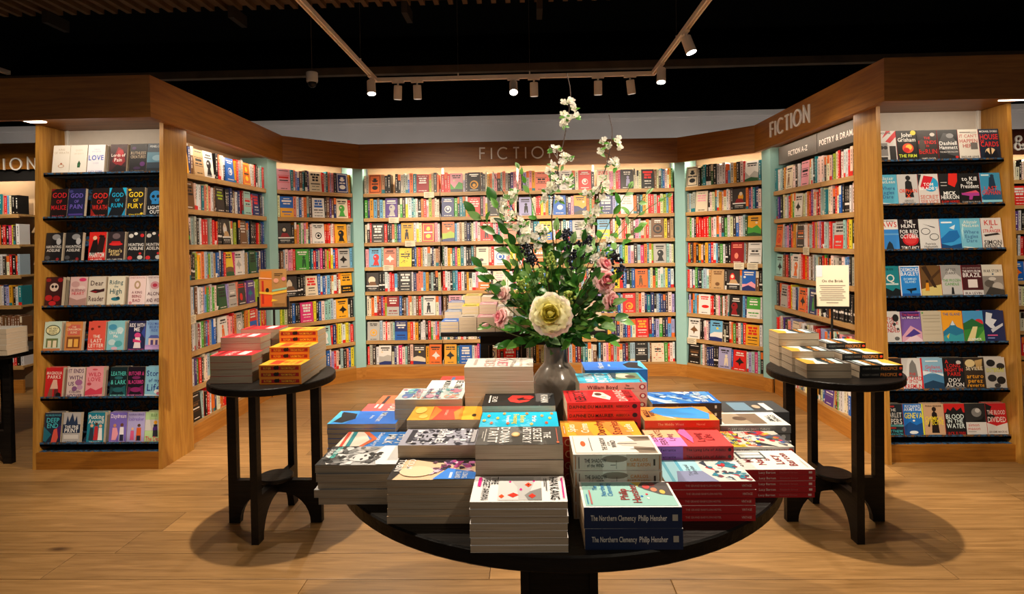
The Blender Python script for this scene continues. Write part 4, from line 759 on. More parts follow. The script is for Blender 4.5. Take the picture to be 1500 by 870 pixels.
def rack(label, side, x0, x1, zrows, rows, y_top, y_bot, wd, hg, short, xs):
    base = frame((0, 0, 0)); o = thing('display_rack', label, 'display rack', base)
    side_panel(o, x0-.025, x0); side_panel(o, x1, x1+.025)
    obj('plinth', MB().box(x0, x1, y_bot, y_bot+.02, 0, .105), 'oak_h', o)
    obj('back_panel', MB().box(x0, x1, 3.90, 3.92, 0, 2.055), 'damask', o)
    obj('top_back_panel', MB().box(x0, x1, 3.905, 3.925, 2.055, 2.19), 'white_panel', o)
    for sx in (x0+.02, x1-.03): obj('slotted_strip', MB().box(sx, sx+.012, 3.895, 3.905, 2.06, 2.19), 'white_metal', o)
    obj('top_panel', MB().box(x0-.02, x1+.02, 3.5, 3.94, 2.192, 2.212), 'oak_h', o)
    obj('base_board', MB().box(x0, x1, y_bot+.02, 3.9, .085, .105), 'damask', o)
    L = bpy.data.lights.new('led_light', 'AREA'); L.shape = 'RECTANGLE'; L.size = x1-x0-.04; L.size_y = .02; L.energy = 2.2; L.color = WARM
    lo = bpy.data.objects.new('led_light', L); COL.objects.link(lo); lo.parent = o
    lo.matrix_basis = Matrix.Translation(((x0+x1)/2, 3.52, 2.188)) @ Matrix.Rotation(math.radians(25), 4, 'X')
    rr = random.Random(5+len(label))
    for r_, z in enumerate(zrows):
        yf = y_top+(y_bot+.03-y_top)*r_/6
        sm = MB().box(x0+.001, x1-.001, yf, 3.899, z-.014, z-.001); sm.box(x0+.001, x1-.001, yf, yf+.006, z-.014, z+.010)
        obj('ledge', sm, 'damask', o)
        for c_, art in enumerate(rows[r_]):
            bg, a = art.split('|', 1); T = rr.uniform(.020, .028); x = xs(r_, c_)
            w2 = wd-.002; turn = 0
            nm = hexname(bg)
            deep = 2 if (r_*6+c_) % 3 != 1 else 1
            for k in range(deep):
                lab = '%s cover out paperback, %s from left in %s row of %s' % (nm, ORD[c_], ORD[r_], short) if k == 0 else '%s paperback tucked behind the %s cover in %s row of %s' % (nm, ORD[c_], ORD[r_], short)
                book('display_book', lab, 'paperbacks on the '+short, face_M(base, x, yf+.008+k*(T+.0015)/math.cos(.14), z+.0005, hg, T, lean=.14), hg, w2, T, bg, bg if side == 'L' else rr.choice((bg, 'c01c20', bg)), a if k == 0 else None)
    return o
LX = [[73, 97, 124.5, 157, 189, 220.5], [70, 95, 130, 154, 182.5, 216], [62, 91, 126, 153, 183, 209.5], [62, 98, 125, 153.5, 187.5, 215], [60, 91, 125, 153, 184.5, 213.5], [62, 94, 121.5, 157, 182, 210.5], [60, 88, 123.5, 156.5, 183, 214.5]]
RX = [[1279, 1306, 1335.5, 1366, 1396, 1428.5], [1283, 1310, 1339, 1375, 1407, 1435], [1285, 1312, 1343, 1371.5, 1406, 1435], [1289, 1310.5, 1349, 1384, 1413, 1441], [1290, 1319, 1349, 1381.5, 1413, 1446], [1295, 1317, 1348, 1378, 1416.5, 1448.5], [1297, 1321.5, 1354, 1385.5, 1417, 1447.5]]
def lx(r_, c_):
    z = ZL[r_]; yf = 3.72-.09*r_/6
    return max(-3.128, min(onY(LX[r_][c_]+1.0, pix((-2.7, yf, z))[1], yf).x, -2.347-.112))
def rx(r_, c_):
    z = ZR[r_]; yf = 3.72-.09*r_/6
    return max(2.182, min(onY(RX[r_][c_], pix((2.5, yf, z))[1], yf).x, 2.94-.128))
ZL = [1.876, 1.592, 1.307, 1.02, .732, .440, .152]; ZR = [1.852, 1.578, 1.297, 1.006, .722, .432, .148]
# keep neighbours from overlapping: left edges are spaced by at least one book
def spaced(fn, wd, lo, n=6):
    tab = {}
    def g(r_, c_):
        if r_ not in tab:
            xs = [fn(r_, c) for c in range(n)]
            for c in range(1, n): xs[c] = max(xs[c], xs[c-1]+wd)
            lim = fn(r_, n-1)
            if xs[-1] > lim:
                xs[-1] = lim
                for c in range(n-2, -1, -1): xs[c] = min(xs[c], xs[c+1]-wd)
            if xs[0] < lo: xs[0] = lo; xs[1:] = [max(xs[c], lo+wd*c) for c in range(1, n)]
            tab[r_] = xs
        return tab[r_][c_]
    return g
rack('oak display rack of romance paperbacks at the left end', 'L', -3.131, -2.345, ZL, RL, 3.72, 3.60, .114, .192, 'left display rack', spaced(lx, .1145, -3.128))
rack('oak display rack of thriller paperbacks at the right end', 'R', 2.180, 2.945, ZR, RR_, 3.72, 3.64, .1255, .195, 'right display rack', spaced(rx, .126, 2.1815))
# lit strips under the neighbouring fascias, just inside the frame edges
for (xa, xb, py, i_, Yq) in ((34, 57, 178.5, 0, 3.56), (1474, 1512, 146.5, 6, 3.56)):
    A, Bq = onY(xa, py, Yq), onY(xb, py, Yq); o_ = FASC[i_][0]; inv = frame(FC[i_]).inverted(); pa = inv @ Vector((A.x, Yq, 2.19)); pb = inv @ Vector((Bq.x, Yq, 2.19))
    obj('led_strip', MB().box(pa.x, pb.x, pa.y, pa.y+.06, 2.186, 2.194), 'led', o_)
emit_spines()
# unseen tracks and lamps added to brighten the neighbouring alcoves
for X, tg, wt, nm in ((-4.4, (-5.2, 5.8, .9), 150, 'left'), (4.1, (4.9, 5.9, 1.3), 120, 'right')):
    nt = thing('lighting_track', 'added short lighting track over the %s neighbouring alcove, out of view' % nm, 'lighting track', frame((X, 4.3, 0)))
    obj('track_bar', MB().box(-.018, .018, -.6, .6, 2.883, 2.917), 'track_paint', nt); obj('suspension_cable', MB().tube([(0, 0, 2.917), (0, 0, 4.3)], .0015, 5), 'cable', nt)
    obj('lamp_body', MB().tube([(0, 0, 2.883), (0, 0, 2.79)], .034, 16), 'track_paint', nt)
    L = spot('spot_light', (X, 4.3, 2.77), tg, wt, 60, .7)
# ------------------------------------------------------------------ tables
TZ, TX, TY, TR = .76, .0732, 1.7975, .6375
def disc(name, parent, r, z0, z1, n=72, b=.004): return obj(name, MB().lathe([(0, z0), (r-b, z0), (r, z0+b), (r, z1-b), (r-b, z1), (0, z1)], n), 'black_wood', parent)
ct = thing('round_table', 'large round black wood table in front piled with paperbacks and flowers', 'table', frame((TX, TY, 0)))
disc('tabletop', ct, TR, TZ-.036, TZ, 96)
ped = obj('pedestal', MB().box(-.10, .10, -.10, .10, .03, TZ-.036), 'black_wood', ct)
for s in (-1, 1): obj('pedestal_trim', MB().box(s*.10-.012, s*.10+.012, -.112, .112, .03, TZ-.036), 'black_wood', ct)
obj('base', MB().lathe([(0, 0), (.30, 0), (.30, .02), (.29, .03), (0, .03)], 48), 'black_wood', ct)
bt = thing('display_table', 'black rectangular table behind the flowers holding stacked paperbacks', 'table', frame((-.05, 4.24, 0)))
bevel(obj('tabletop', MB().box(-.60, .60, 0, .72, .708, .74), 'black_wood', bt), .003)
for sx, lw in ((-.32, .06), (-.015, .035), (.27, .06)):
    for sy in (.10, .55): obj('leg', MB().box(sx, sx+lw, sy, sy+.06, 0, .625), 'black_wood', bt)
obj('apron', MB().box(-.32, .33, .10, .61, .625, .708), 'black_wood', bt)
def leg_plate(t=.034):
    # upright leg with an inward foot plate and an arched underside, in the x-z plane
    out = [(.235, 0), (.235, .705), (.19, .705), (.19, .215), (0, .215), (0, .155)]
    for i in range(9): a = math.radians(90-90*i/8); out.append((.19*(1-math.cos(math.radians(90*i/8)))*0+.03+.15*math.sin(math.radians(90*i/8)), .155*math.cos(math.radians(90*i/8))))
    n = len(out); v = [(x, -t/2, z) for x, z in out]+[(x, t/2, z) for x, z in out]
    return MB().add(v, [tuple(range(n)), tuple(reversed(range(n, 2*n)))]+[(i, n+i, n+(i+1) % n, (i+1) % n) for i in range(n)])
LEGM = leg_plate().mesh('leg', 'black_wood')
def side_table(label, x, y, r=.30, ang=0., zt=.74):
    o = thing('side_table', label, 'table', frame((x, y, 0), ang), 'small round black side tables')
    disc('tabletop', o, r, .705, zt, 64); disc('lower_shelf', o, .085, .2155, .236, 40)
    for k in range(4): link('leg', LEGM, o, Matrix.Rotation(k*PI/2, 4, 'Z'))
    return o
STL, STR = (-1.292, 2.905), (1.476, 2.90)
side_table('small round black side table at left with yellow books and a sign', *STL)
side_table('small round black side table at right with a cream sign', *STR)
side_table('small round black side table at the far left edge behind the rack', -3.62, 3.72, r=.36)

# ------------------------------------------------------------------ stacks on the round table
BKW = .129; BKL = .198
def stack(desc, X, Y, ztop, n, front, art, orient='p', spine=None, spart=None, zbase=TZ, L=BKL, Wd=BKW, ang=0., jit=.0014, names='paperback', group=None, seed=0):
    """pile of n copies, front left corner of the pile at X, Y; orient 'p' pages to the viewer, 's' spines to the viewer"""
    T = (ztop-zbase)/n; rr = random.Random(seed+int(X*1000)+n); g = group or 'copies in the stack '+desc
    for i in range(n):
        top = i == n-1; z = zbase+i*T; dx, dy, da = (rr.uniform(-jit, jit), rr.uniform(-jit, jit), rr.uniform(-.006, .006)) if not top else (0, 0, 0)
        M = frame((X+dx, Y+dy, z), ang+da)
        if orient == 'p': M = M @ Matrix.Translation((L, Wd, 0)) @ Matrix.Rotation(PI, 4, 'Z')
        lab = ('top copy in stack %s' % desc) if top else '%s copy down in stack %s' % (ordn(n-1-i), desc)
        book('paperback', lab, g, M, L, Wd, T-.0006, front, spine, art if top else None, spart if orient == 's' else None)
def at(px, py, Y, right=False, L=BKL):
    p = onY(px, py, Y); return (p.x-(L if right else 0), Y, p.z)
A1 = "f6f4f4|r .03;.28;.62;.74;c4c4c4|p .03,.74 .03,.66 .2,.66 .4,.62 .5,.66 .62,.64 .62,.74;dcdcdc|p .32,.74 .62,.74 .62,.6 .5,.56 .4,.62;8a8a8a|p .1,.28 .62,.28 .62,.5 .3,.48 .15,.42;d8d8d8|c .14;.66;.025;.013;e0218a|c .16;.40;.025;.013;e0218a|c .36;.52;.03;.014;e0218a|p .18,.60 .24,.64 .30,.60 .24,.56;e8401c|p .44,.44 .5,.50 .56,.44 .5,.38;d8301c|p .46,.64 .52,.68 .58,.64 .52,.60;d8301c|p .48,.32 .53,.35 .58,.32 .53,.29;e8501c|c .24;.60;.015;.01;2a1010|t HAN KANG;.88;.095;141414|t THE;.235;.075;141414;.13;.2|t VEGETARIAN;.145;.075;141414;.325;.57|r .06;.96;.58;.975;e0218a|r .08;.79;.4;.80;4a4a4a|r .08;.77;.3;.778;4a4a4a|r .05;.05;.28;.085;e0218a"
A2 = "4a4846|t THE;.83;.085;eceae8|t SECRET;.715;.1;eceae8|t HISTORY;.59;.1;eceae8|c .3;.455;.085;.05;c89a5a|c .3;.455;.06;.035;e0c084|t DONNA;.33;.11;eceae8|t TARTT;.19;.11;eceae8|r .08;.94;.55;.95;c86a5a|r .1;.09;.55;.10;c8c4c0|r .2;.06;.45;.068;c8c4c0|r .57;.93;.62;.96;e0704a"
A3 = "16b8e2|t Murder;.70;.06;f4f8fa|t Before;.55;.07;f0dc3a|t Evensong;.46;.07;f0dc3a|t Reverend;.36;.05;f4f8fa|" + '|'.join('c %.2f;%.2f;.05;.02;%s' % q for q in ((.1, .93, 'e8904a'), (.3, .9, 'f0c04a'), (.5, .85, 'd85a3a'), (.2, .8, 'e8a45a'), (.55, .66, 'f0b44a'), (.1, .6, 'd8803a'), (.52, .36, 'e0704a'), (.1, .3, 'e8a45a'), (.3, .22, 'f0c04a'), (.5, .15, 'd86a3a'), (.2, .1, 'e8904a'), (.4, .05, 'f0b44a')))
A4 = "14171b|p .12,.40 .3,.34 .45,.38 .52,.5 .45,.62 .38,.66 .36,.6 .4,.5 .3,.46 .14,.70;e0302c|p .14,.60 .30,.56 .34,.66 .2,.72;e0302c|t KHAN;.86;.1;e8e6e2;.3;.4|t ECHO;.16;.07;e8e6e2|r .12;.08;.5;.10;e8e6e2"
A5 = "e6e0d8|r .05;.8;.6;.84;c8b8ac|t QUIET;.55;.16;d8808c|t TIDES;.36;.16;c8a49a|r .1;.12;.5;.16;b8a89c|p 0,.6 .2,.75 .65,.7 .65,.66 .2,.7 0,.55;b0a8a0"
A6 = "f0b43a|p 0,.28 .65,.30 .65,.72 0,.70;ee4a34|p 0,.3 .2,.42 .65,.34 .65,.3;f08a34|p 0,.72 .3,.6 .65,.66 .65,.74;f08a34|c .45;.90;.06;.03;2a1a10|t NATSUKO;.5;.035;f4c8b0|c .2;.12;.16;.08;f8d86a|c .5;.2;.1;.06;f8d86a"
def blobs(n, x0, x1, y0, y1, cols, s, seed):
    r_ = random.Random(seed)
    def one():
        x, y = r_.uniform(x0, x1), r_.uniform(y0, y1); k = r_.randint(4, 6); a0 = r_.uniform(0, 6)
        pts = ' '.join('%.3f,%.3f' % (min(.645, max(.005, x+r_.uniform(.4, 1)*s*math.cos(a0+6.283*i/k))), min(.995, max(.005, y+r_.uniform(.4, 1)*s*math.sin(a0+6.283*i/k)))) for i in range(k))
        return '|p %s;%s' % (pts, r_.choice(cols))
    return ''.join(one() for _ in range(n))
_r7 = random.Random(9)
A7 = "a8a8b8|" + '|'.join('c %.3f;%.3f;%.3f;%.3f;%s' % (_r7.uniform(.03, .62), _r7.uniform(.12, .92), _r7.uniform(.015, .05), _r7.uniform(.012, .04), _r7.choice(('2a2a30', '5a5a64', '3a3a44', 'd8d8e0', '8a8a98', 'e8e8ee', '1c1c22'))) for i in range(110)) + '|r .08;.08;.57;.15;3a3a44|r .08;.9;.57;.95;e8e8f0|t SHRINES;.5;.1;f0f0f4'
A8 = "e4c6a2|p 0,0 .65,0 .65,.06 .42,.12 .2,.07 0,.12;2a2422|p 0,.10 0,1 .16,1 .14,.5;241e1e" + blobs(46, .1, .5, .46, .95, ('8a5a9a', 'c87ab0', '5a3a6a', 'd8a0c0', '3a2c40', 'b04a88', 'e8c8d8', '6a4a5a'), .06, 3) + "|p .33,.66 .65,.52 .65,1 .46,1;3b8af0|c .42;.30;.16;.20;f0d8b4|t LONG;.88;.06;f4f8fc;.54;.18|t ISLAND;.80;.06;f4f8fc;.53;.2|r .46;.70;.62;.73;d8e8fa|t COLM;.19;.08;f4f0ec;.2;.3|t TOIBIN;.07;.08;f4f0ec;.24;.4"
A9 = "b8b8b8|p 0,0 .65,0 .65,.30 .3,.24 0,.36;2e2e2e" + blobs(60, .05, .62, .05, .62, ('2a2a2a', '4a4a4a', '8a8a8a', 'c4c4c4', 'e4e4e4', '6a6a6a', '1c1c1c'), .075, 5) + "|p .0,.70 .3,.64 .65,.74 .65,1 0,1;f2f2f2|c .42;.50;.13;.12;dadada|c .36;.54;.035;.02;2a2a2a|c .48;.52;.035;.02;2a2a2a|p .38,.42 .48,.42 .43,.39;4a4a4a" + blobs(14, .25, .6, .60, .72, ('3a3a3a', '5a5a5a', '2a2a2a'), .06, 8) + "|t THE LOVER;.13;.06;5ad0c8;.25;.4|t DURAS;.06;.05;f0f0f0;.25;.4"
A10 = "3a86dc|p 0,0 .65,0 .65,.3 .35,.4 0,.25;e8dccc|p 0,.22 .3,.42 .65,.3 .65,.36 .3,.5 0,.3;d8683a|p 0,.08 .65,.14 .65,.2 0,.14;2a8a94|p 0,.0 .65,.06 .65,.1 0,.05;d8503a|t HOT;.84;.13;f4f6f8|t MILK;.68;.13;f4f6f8|t Deborah Levy;.52;.06;f4f6f8"
A11 = "2a7ae8|p 0,0 .65,0 .65,.25 .3,.35 0,.3;3a9af0|p .05,.06 .15,.3 .4,.34 .6,.2 .55,.04;1a1a24|p .0,.02 .3,.1 .65,.04 .65,0 0,0;58c8f0|t Milkman;.72;.09;e4f0fa|t Anna;.58;.05;e4f0fa"
A12 = "ee5a5a|t ALL;.74;.17;f4e8dc|t FOURS;.50;.17;f4e8dc|r .05;.24;.3;.28;f4e8dc|r .05;.16;.26;.2;f4e8dc|r .4;.9;.6;.93;f4e8dc"
A13 = "ee6a3a|c .45;.7;.12;.1;1e1a1a|c .2;.4;.12;.1;f0a06a|r .05;.1;.6;.16;1e1a1a"
A14 = "cfe0e0|c .15;.2;.14;.1;7ac0c4|c .45;.15;.14;.08;6a8ac8|c .15;.85;.13;.09;d88aa0|c .5;.8;.12;.09;e0a48a"+blobs(40, .05, .6, .05, .95, ("7ac0c4", "6a8ac8", "d88aa0", "e0a48a", "f0f0ee", "a8d0d0", "e8b8c8"), .05, 2)+"|t Expectation;.62;.09;4a4a7a|t Anna Hope;.46;.09;4a4a7a|t NOVEL;.3;.1;d07a90|c .5;.5;.1;.06;e8a4b8|r .0;.95;.65;1;f0f0f0"
A15 = "ecebe8|t THE;.7;.16;3a3a3a|t BEE STING;.5;.12;3a3a3a|t MURRAY;.3;.1;3a3a3a"
A16 = "d8382e|t NIGHTS;.6;.14;f0dcd0|r .1;.2;.5;.26;3a6a9a"
B1 = "f4f4f2|r .03;.025;.62;.975;9fd0c8|p .38,.025 .62,.025 .62,.30 .5,.36 .42,.30 .30,.16 .26,.025;5a5454|p .5,.36 .62,.30 .62,.42 .45,.34;d8b84a|c .5;.27;.06;.04;c84a4a|c .42;.2;.05;.035;d88a6a|c .55;.2;.05;.035;8a3a3a|c .36;.12;.05;.03;e0c05a|c .30;.30;.02;.014;e0405a|c .25;.36;.02;.014;2a7ac8|c .2;.30;.02;.014;f4f4f4|t The;.84;.05;2a7ab8;.46;.2|t Northern;.76;.055;2a7ab8;.42;.34|t Clemency;.69;.055;2a7ab8;.42;.36|t Philip;.55;.09;a03a3a;.3;.4|t Hensher;.43;.09;a03a3a;.32;.48|r .06;.9;.4;.915;c86a6a|r .06;.94;.3;.95;3a8ab8"
SB1 = "t The Northern Clemency;.5;.26;e8e4dc;.30;.46|t Philip Hensher;.5;.27;f4f2ee;.70;.29|r .90;.36;.955;.66;b8b4a8"
B2 = "f4f2ee|r .03;.03;.62;.97;c8b8a4|r .045;.04;.605;.96;f0ece6|p .045,.04 .605,.04 .605,.30 .4,.22 .2,.28 .045,.24;8a7a6a|p .2,.04 .45,.04 .40,.42 .33,.46 .27,.40;d8cec2|p .1,.04 .2,.04 .16,.34;5a4c40|p .5,.04 .58,.04 .55,.30;5a4c40|c .34;.86;.09;.03;d8683a|t THE SHADOW;.62;.06;3a3430;.33;.42|t of the;.56;.035;3a3430|t WIND;.50;.06;3a3430|r .33;.22;.34;.45;3a3430|r .1;.77;.55;.775;3a3430"
SB2 = "r 0;0;1;1;c4bcb0|r .33;0;.60;1;dcd8d0|p .3,.2 .5,.9 .6,.2;8a8278|c .47;.72;.8;.22;8a7e70|r .485;.1;.49;.62;2a2622|r .42;.32;.48;.36;2a2622|t THE SHADOW;.62;.24;2a2622;.25;.25|t of the WIND;.32;.22;2a2622;.25;.19|t CARLOS;.66;.2;c8883a;.74;.2|t RUIZ ZAFON;.36;.22;c8883a;.74;.26|r .02;.08;.03;.92;b8783a|r .97;.08;.98;.92;b8783a|r .905;.3;.925;.7;2a2622|r .06;.14;.068;.86;4a4440".replace('p .3,.2 .5,.9 .6,.2;8a8278|', '')
B3 = "f6a832|p 0,.1 .65,.25 .65,.5 0,.35;f08a3a|p 0,.6 .65,.7 .65,.9 0,.8;f0903a|t Spies;.87;.1;f8e8d0|t Crime;.70;.1;f8e8d0|t Dorothy;.5;.11;7a2a1a|t Stories;.3;.12;7a2a1a|t Leslie;.13;.09;f8e8d0|r .1;.96;.4;.97;f8e8d0"
SB3 = "c .07;.5;.32;.32;e8b48a|c .07;.5;.24;.24;b4241a|t Spies and Crime Stories;.5;.3;f0c8a0;.5;.6"
B4 = "da1f26|t REBECCA;.80;.16;1e1014|t DAPHNE;.22;.12;f0c8c0|t DU MAURIER;.1;.1;8a1218|p .1,.4 .3,.62 .55,.56 .5,.44 .25,.36;e8d4c8|c .4;.52;.08;.05;5a3a34|c .25;.46;.05;.04;c8a89c|r .05;.93;.6;.95;8a1218"
SB4 = "t DAPHNE DU MAURIER;.5;.36;2a0a0e;.33;.6|t REBECCA;.5;.26;2a0a0e;.76;.18|c .92;.5;.3;.26;2a0a0e"
B5 = "2fb2d6|t WILLIAM;.82;.14;f0f8fa|t BOYD;.64;.16;f0f8fa|p .2,.04 .62,.04 .62,.45 .4,.5 .2,.42;6a8a6a|c .42;.28;.15;.12;d8ccbc|c .36;.18;.1;.08;5a4a3a|p .25,.42 .62,.36 .62,.48 .3,.5;2a4a5a|t The Romantic;.5;.06;f0f8fa|r .02;.06;.16;.08;e05a4a"
SB5 = "t William Boyd;.5;.42;6a1a24;.34;.56|t The;.66;.2;4a2a24;.71;.06|t Romantic;.36;.2;4a2a24;.74;.14|c .93;.5;.36;.3;b01e2a|c .93;.5;.2;.2;f0e0d0"
B6 = "2a82e4|p 0,.6 .3,.9 .5,1 .2,1 0,.8;c8e0f4|p .05,.4 .4,.75 .62,.95 .5,.7 .2,.4;8ac0f0|p .1,.15 .4,.4 .65,.6 .65,.45 .35,.25;d8eaf8|p .3,.05 .65,.3 .65,.05;5aa4ec|p 0,.1 .2,.3 .1,.35 0,.3;1a60c0"+blobs(30, .05, .62, .15, .95, ("c8e0f4", "8ac0f0", "5aa4ec", "1a60c0", "e4f0fa", "3a8ae8"), .07, 6)+"|t SKYWARD;.22;.09;e8f2fa|r .1;.06;.4;.1;e8f2fa"
SB6 = "t Tides and Skies;.5;.3;c8a48a;.5;.5|r .9;.3;.93;.7;f0e8e0"
B7 = "f0a04a|p .05,.12 .3,.05 .62,.2 .55,.5 .62,.72 .4,.86 .2,.7 .1,.45;3c9aec|p .05,.55 .22,.75 .14,.6;f4f4f4|t MIDDLE;.92;.07;7a2a1a|t WEST;.84;.06;7a2a1a|t LEO;.03;.04;7a2a1a"
SB7 = "t The Middle West;.5;.32;f0b48a;.35;.4|t Novel;.5;.3;f0b48a;.75;.2"
B8 = "ef4a4a|r 0;.56;.65;1;f0b48a|r 0;.56;.32;1;e08ad8|t ELENA;.92;.07;5a2a1a|t FERRANTE;.82;.08;5a2a1a|t Lying;.70;.08;7a2a5a|t The;.46;.09;7a1a20|t Lying;.34;.1;7a1a20|t Life;.21;.1;7a1a20|p .1,.46 .5,.56 .65,.50 .65,.44 .3,.42;c86ab0"
SB8 = "r 0;0;.38;1;9a58b0|t Ferrante;.5;.4;3a1a4a;.2;.28|t The Lying Life of Adults;.5;.4;2a0a10;.66;.48|c .95;.5;.25;.25;2a0a10"
B9 = "eef0ee|r 0;.5;.65;1;a8dcec|r 0;.72;.65;.76;5aa8c4|r 0;.88;.65;.92;68b4cc|p 0,0 .4,.0 .65,.3 .65,.5 0,.5;dcdcd8|p .35,.1 .5,.3 .62,.2 .5,.05;2a86a0|p .3,.34 .4,.44 .5,.38;c82a34|p .1,.1 .2,.2 .28,.1 .2,.04;b84a5a|p .02,.2 .1,.3 .16,.22;3a4a5a|p .4,.4 .55,.48 .62,.4;2a3a4a|r .05;.06;.16;.14;a03040|p 0,.4 .3,.5 .3,.8 0,.86;8a92b8|t The Grand;.66;.05;3a4a5a|t Babylon;.60;.05;3a4a5a|r .2;.02;.24;.3;2a90a8"+blobs(34, .05, .62, .03, .4, ("2a86a0", "c82a34", "3a4a5a", "f4f4f2", "b8c8cc", "8a3a4a", "1c2a34"), .045, 4)
SB9 = "t THE GRAND BABYLON HOTEL;.5;.26;d89a94;.42;.4|t VINTAGE;.5;.3;e8bcb4;.9;.11"
B10 = "f2eee8|t My;.70;.1;8a1a24|t Name;.57;.1;8a1a24|t is;.46;.08;8a1a24|t Lucy;.34;.11;8a1a24|t Barton;.20;.1;8a1a24|r .36;.44;.60;.78;4a5258|r .385;.465;.575;.755;dce2e4|r .47;.44;.49;.78;4a5258|t STROUT;.86;.08;6a5a54|r .1;.95;.5;.96;b8aca4|r .1;.92;.4;.93;b8aca4|r .06;.05;.3;.06;b8aca4"
SB10 = "t Lucy Barton;.5;.4;f0d8d0;.42;.2|t Elizabeth Strout;.5;.32;c86a6a;.68;.26|r .92;.3;.96;.7;e8c8c0"
B11 = "d8d0c4|p 0,.6 .3,.9 .2,1 0,1;e8d03a|p .3,.6 .65,.9 .65,.6;d83a4a|p 0,.2 .3,.5 .1,.6;2a2a30|p .3,.1 .6,.5 .65,.2;c82a3a|p .1,.0 .4,.3 .5,.0;5a5a64|p .2,.5 .4,.6 .5,.4 .3,.3;f0ece4|p 0,.4 .12,.5 .05,.6;d8683a|p .5,.9 .6,1 .65,.95;2a7ac8|p .4,.6 .5,.8 .55,.55;1a1a1e"+blobs(70, .05, .6, .05, .95, ("d83a4a", "c82a3a", "2a2a30", "f0ece4", "e8d03a", "5a5a64", "d8683a", "2a5a9a", "8a8a90"), .055, 7)+"|t THE SILENCE;.72;.08;f0e83a|t OF THE GIRLS;.5;.08;f4f0ea"
SB11 = "t SILENCE;.5;.5;6a5a5e;.28;.26|t of the;.5;.3;8a6a6e;.46;.07|t GIRLS;.5;.5;6a5a5e;.58;.14|t P.BARKER;.5;.5;b03040;.80;.22|c .95;.5;.34;.34;c8401c"
B12 = "f2f2f0|r .08;.3;.57;.92;b8a48c|p .08,.5 .57,.6 .57,.3 .08,.3;8a7460|c .33;.62;.1;.1;6a5444|t SMALL;.18;.07;3a3a3a|t THINGS;.09;.07;3a3a3a|r .1;.95;.5;.965;8a8a8a"
SB12 = "t CLAIRE KEEGAN SMALL THINGS;.5;.36;d8d8d8;.4;.6|c .9;.5;.3;.3;d8d8d8"
def sp(desc, p, n, art, **k):
    bg, a = art.split('|', 1); stack(desc, p[0], p[1], p[2], n, bg, a, **k)
sp('with white cover and red flowers, front of table', (-.1275, 1.176, .8635), 7, A1)
sp('with dark grey cover and gold coin', at(695.8, 651.3, 1.312), 5, A2)
sp('with bright turquoise spotted cover behind the dark grey one', at(701.3, 625.4, 1.4425), 6, A3)
sp('with black cover and red bird left of the vase', at(705.9, 594.5, 1.5735), 8, A4)
sp('of very thick pale books left of the vase', at(679.8, 537.5, 1.7065), 6, A5, L=.202)
sp('with orange and red sunset cover', at(595.7, 615, 1.563), 6, A6)
sp('with black and white crowd cover', at(582.5, 652, 1.432), 4, A7)
sp('with patchwork and blue cover, left front of table', (-.327, 1.30, .859), 6, A8)
sp('with black and white portrait cover overhanging table edge', at(461.4, 681, 1.393), 5, A9, jit=.006)
sp('with striped blue cover behind the portrait stack', at(489, 655.8, 1.53), 5, A10)
sp('with bright blue cover and black dome on the left', at(479, 621, 1.664), 8, A11)
sp('with coral cover and big cream letters on the left', at(523.5, 607.7, 1.832), 6, A12)
sp('with orange and black cover at the back left', at(547.5, 593.7, 1.966), 6, A13)
sp('with pastel cover left of the thick pale books', at(578, 585, 1.70), 6, A14)
sp('with white lettered cover behind the pastel stack', at(623, 571, 1.834), 6, A15)
sp('with red cover at the back of the round table', at(640, 563.5, 1.966), 6, A16)
sp('with aqua cover and navy spines', (.1035, 1.186, .847), 2, B1, orient='s', spine='16284e', spart=SB1, jit=.002)
sp('with white misty street cover and grey spines', at(839.6, 665.4, 1.318), 4, B2, orient='s', spine='c4bcb0', spart=SB2)
sp('with orange and yellow lettered cover and orange red spines', at(824, 639.4, 1.449), 5, B3, orient='s', spine='c8301c', spart=SB3)
sp('with red cover and red spines beside the vase', at(830.6, 589.7, 1.58), 8, B4, orient='s', spine='d01c24', spart=SB4, ang=.03)
sp('with turquoise cover and pink spines right of the vase', at(848.7, 561, 1.722), 8, B5, orient='s', spine='e8a898', spart=SB5, ang=.02)
sp('with blue cover at the back right of the vase', at(857, 542, 1.868), 8, A11, orient='s', spine='2a6ab0')
sp('with cloudy sky blue cover on the right', at(1057, 590, 1.701, True), 7, B6, orient='s', spine='3a2018', spart=SB6)
sp('with orange cover and blue shape on the right', at(1054, 615, 1.569, True), 7, B7, orient='s', spine='d83a1c', spart=SB7)
sp('with coral and lilac cover on the right', at(1074.7, 653, 1.438, True), 7, B8, orient='s', spine='b82028', spart=SB8)
sp('with pale blue collage cover and dark red spines', (.494-.198, 1.306, .849), 5, B9, orient='s', spine='b01c20', spart=SB9)
sp('with white cover and dark red spines at table edge', (.681-.198, 1.424, .829), 5, B10, orient='s', spine='b01c22', spart=SB10)
sp('with multicoloured cover and grey spines on the right', at(1163.5, 654, 1.5565, True), 3, B11, orient='s', spine='a8a4a2', spart=SB11)
sp('with white cover and framed photo at the far right', at(1158.6, 622.5, 1.6895, True), 4, B12, orient='s', spine='77797a', spart=SB12)
sp('with dark cover at the back right of the round table', at(1061, 604, 1.822), 4, "3a3e42|r .1;.5;.55;.8;6a8aa0|r .1;.2;.5;.3;d8d8d8|c .3;.4;.1;.06;b8a48c", orient='s', spine='4a4c50')

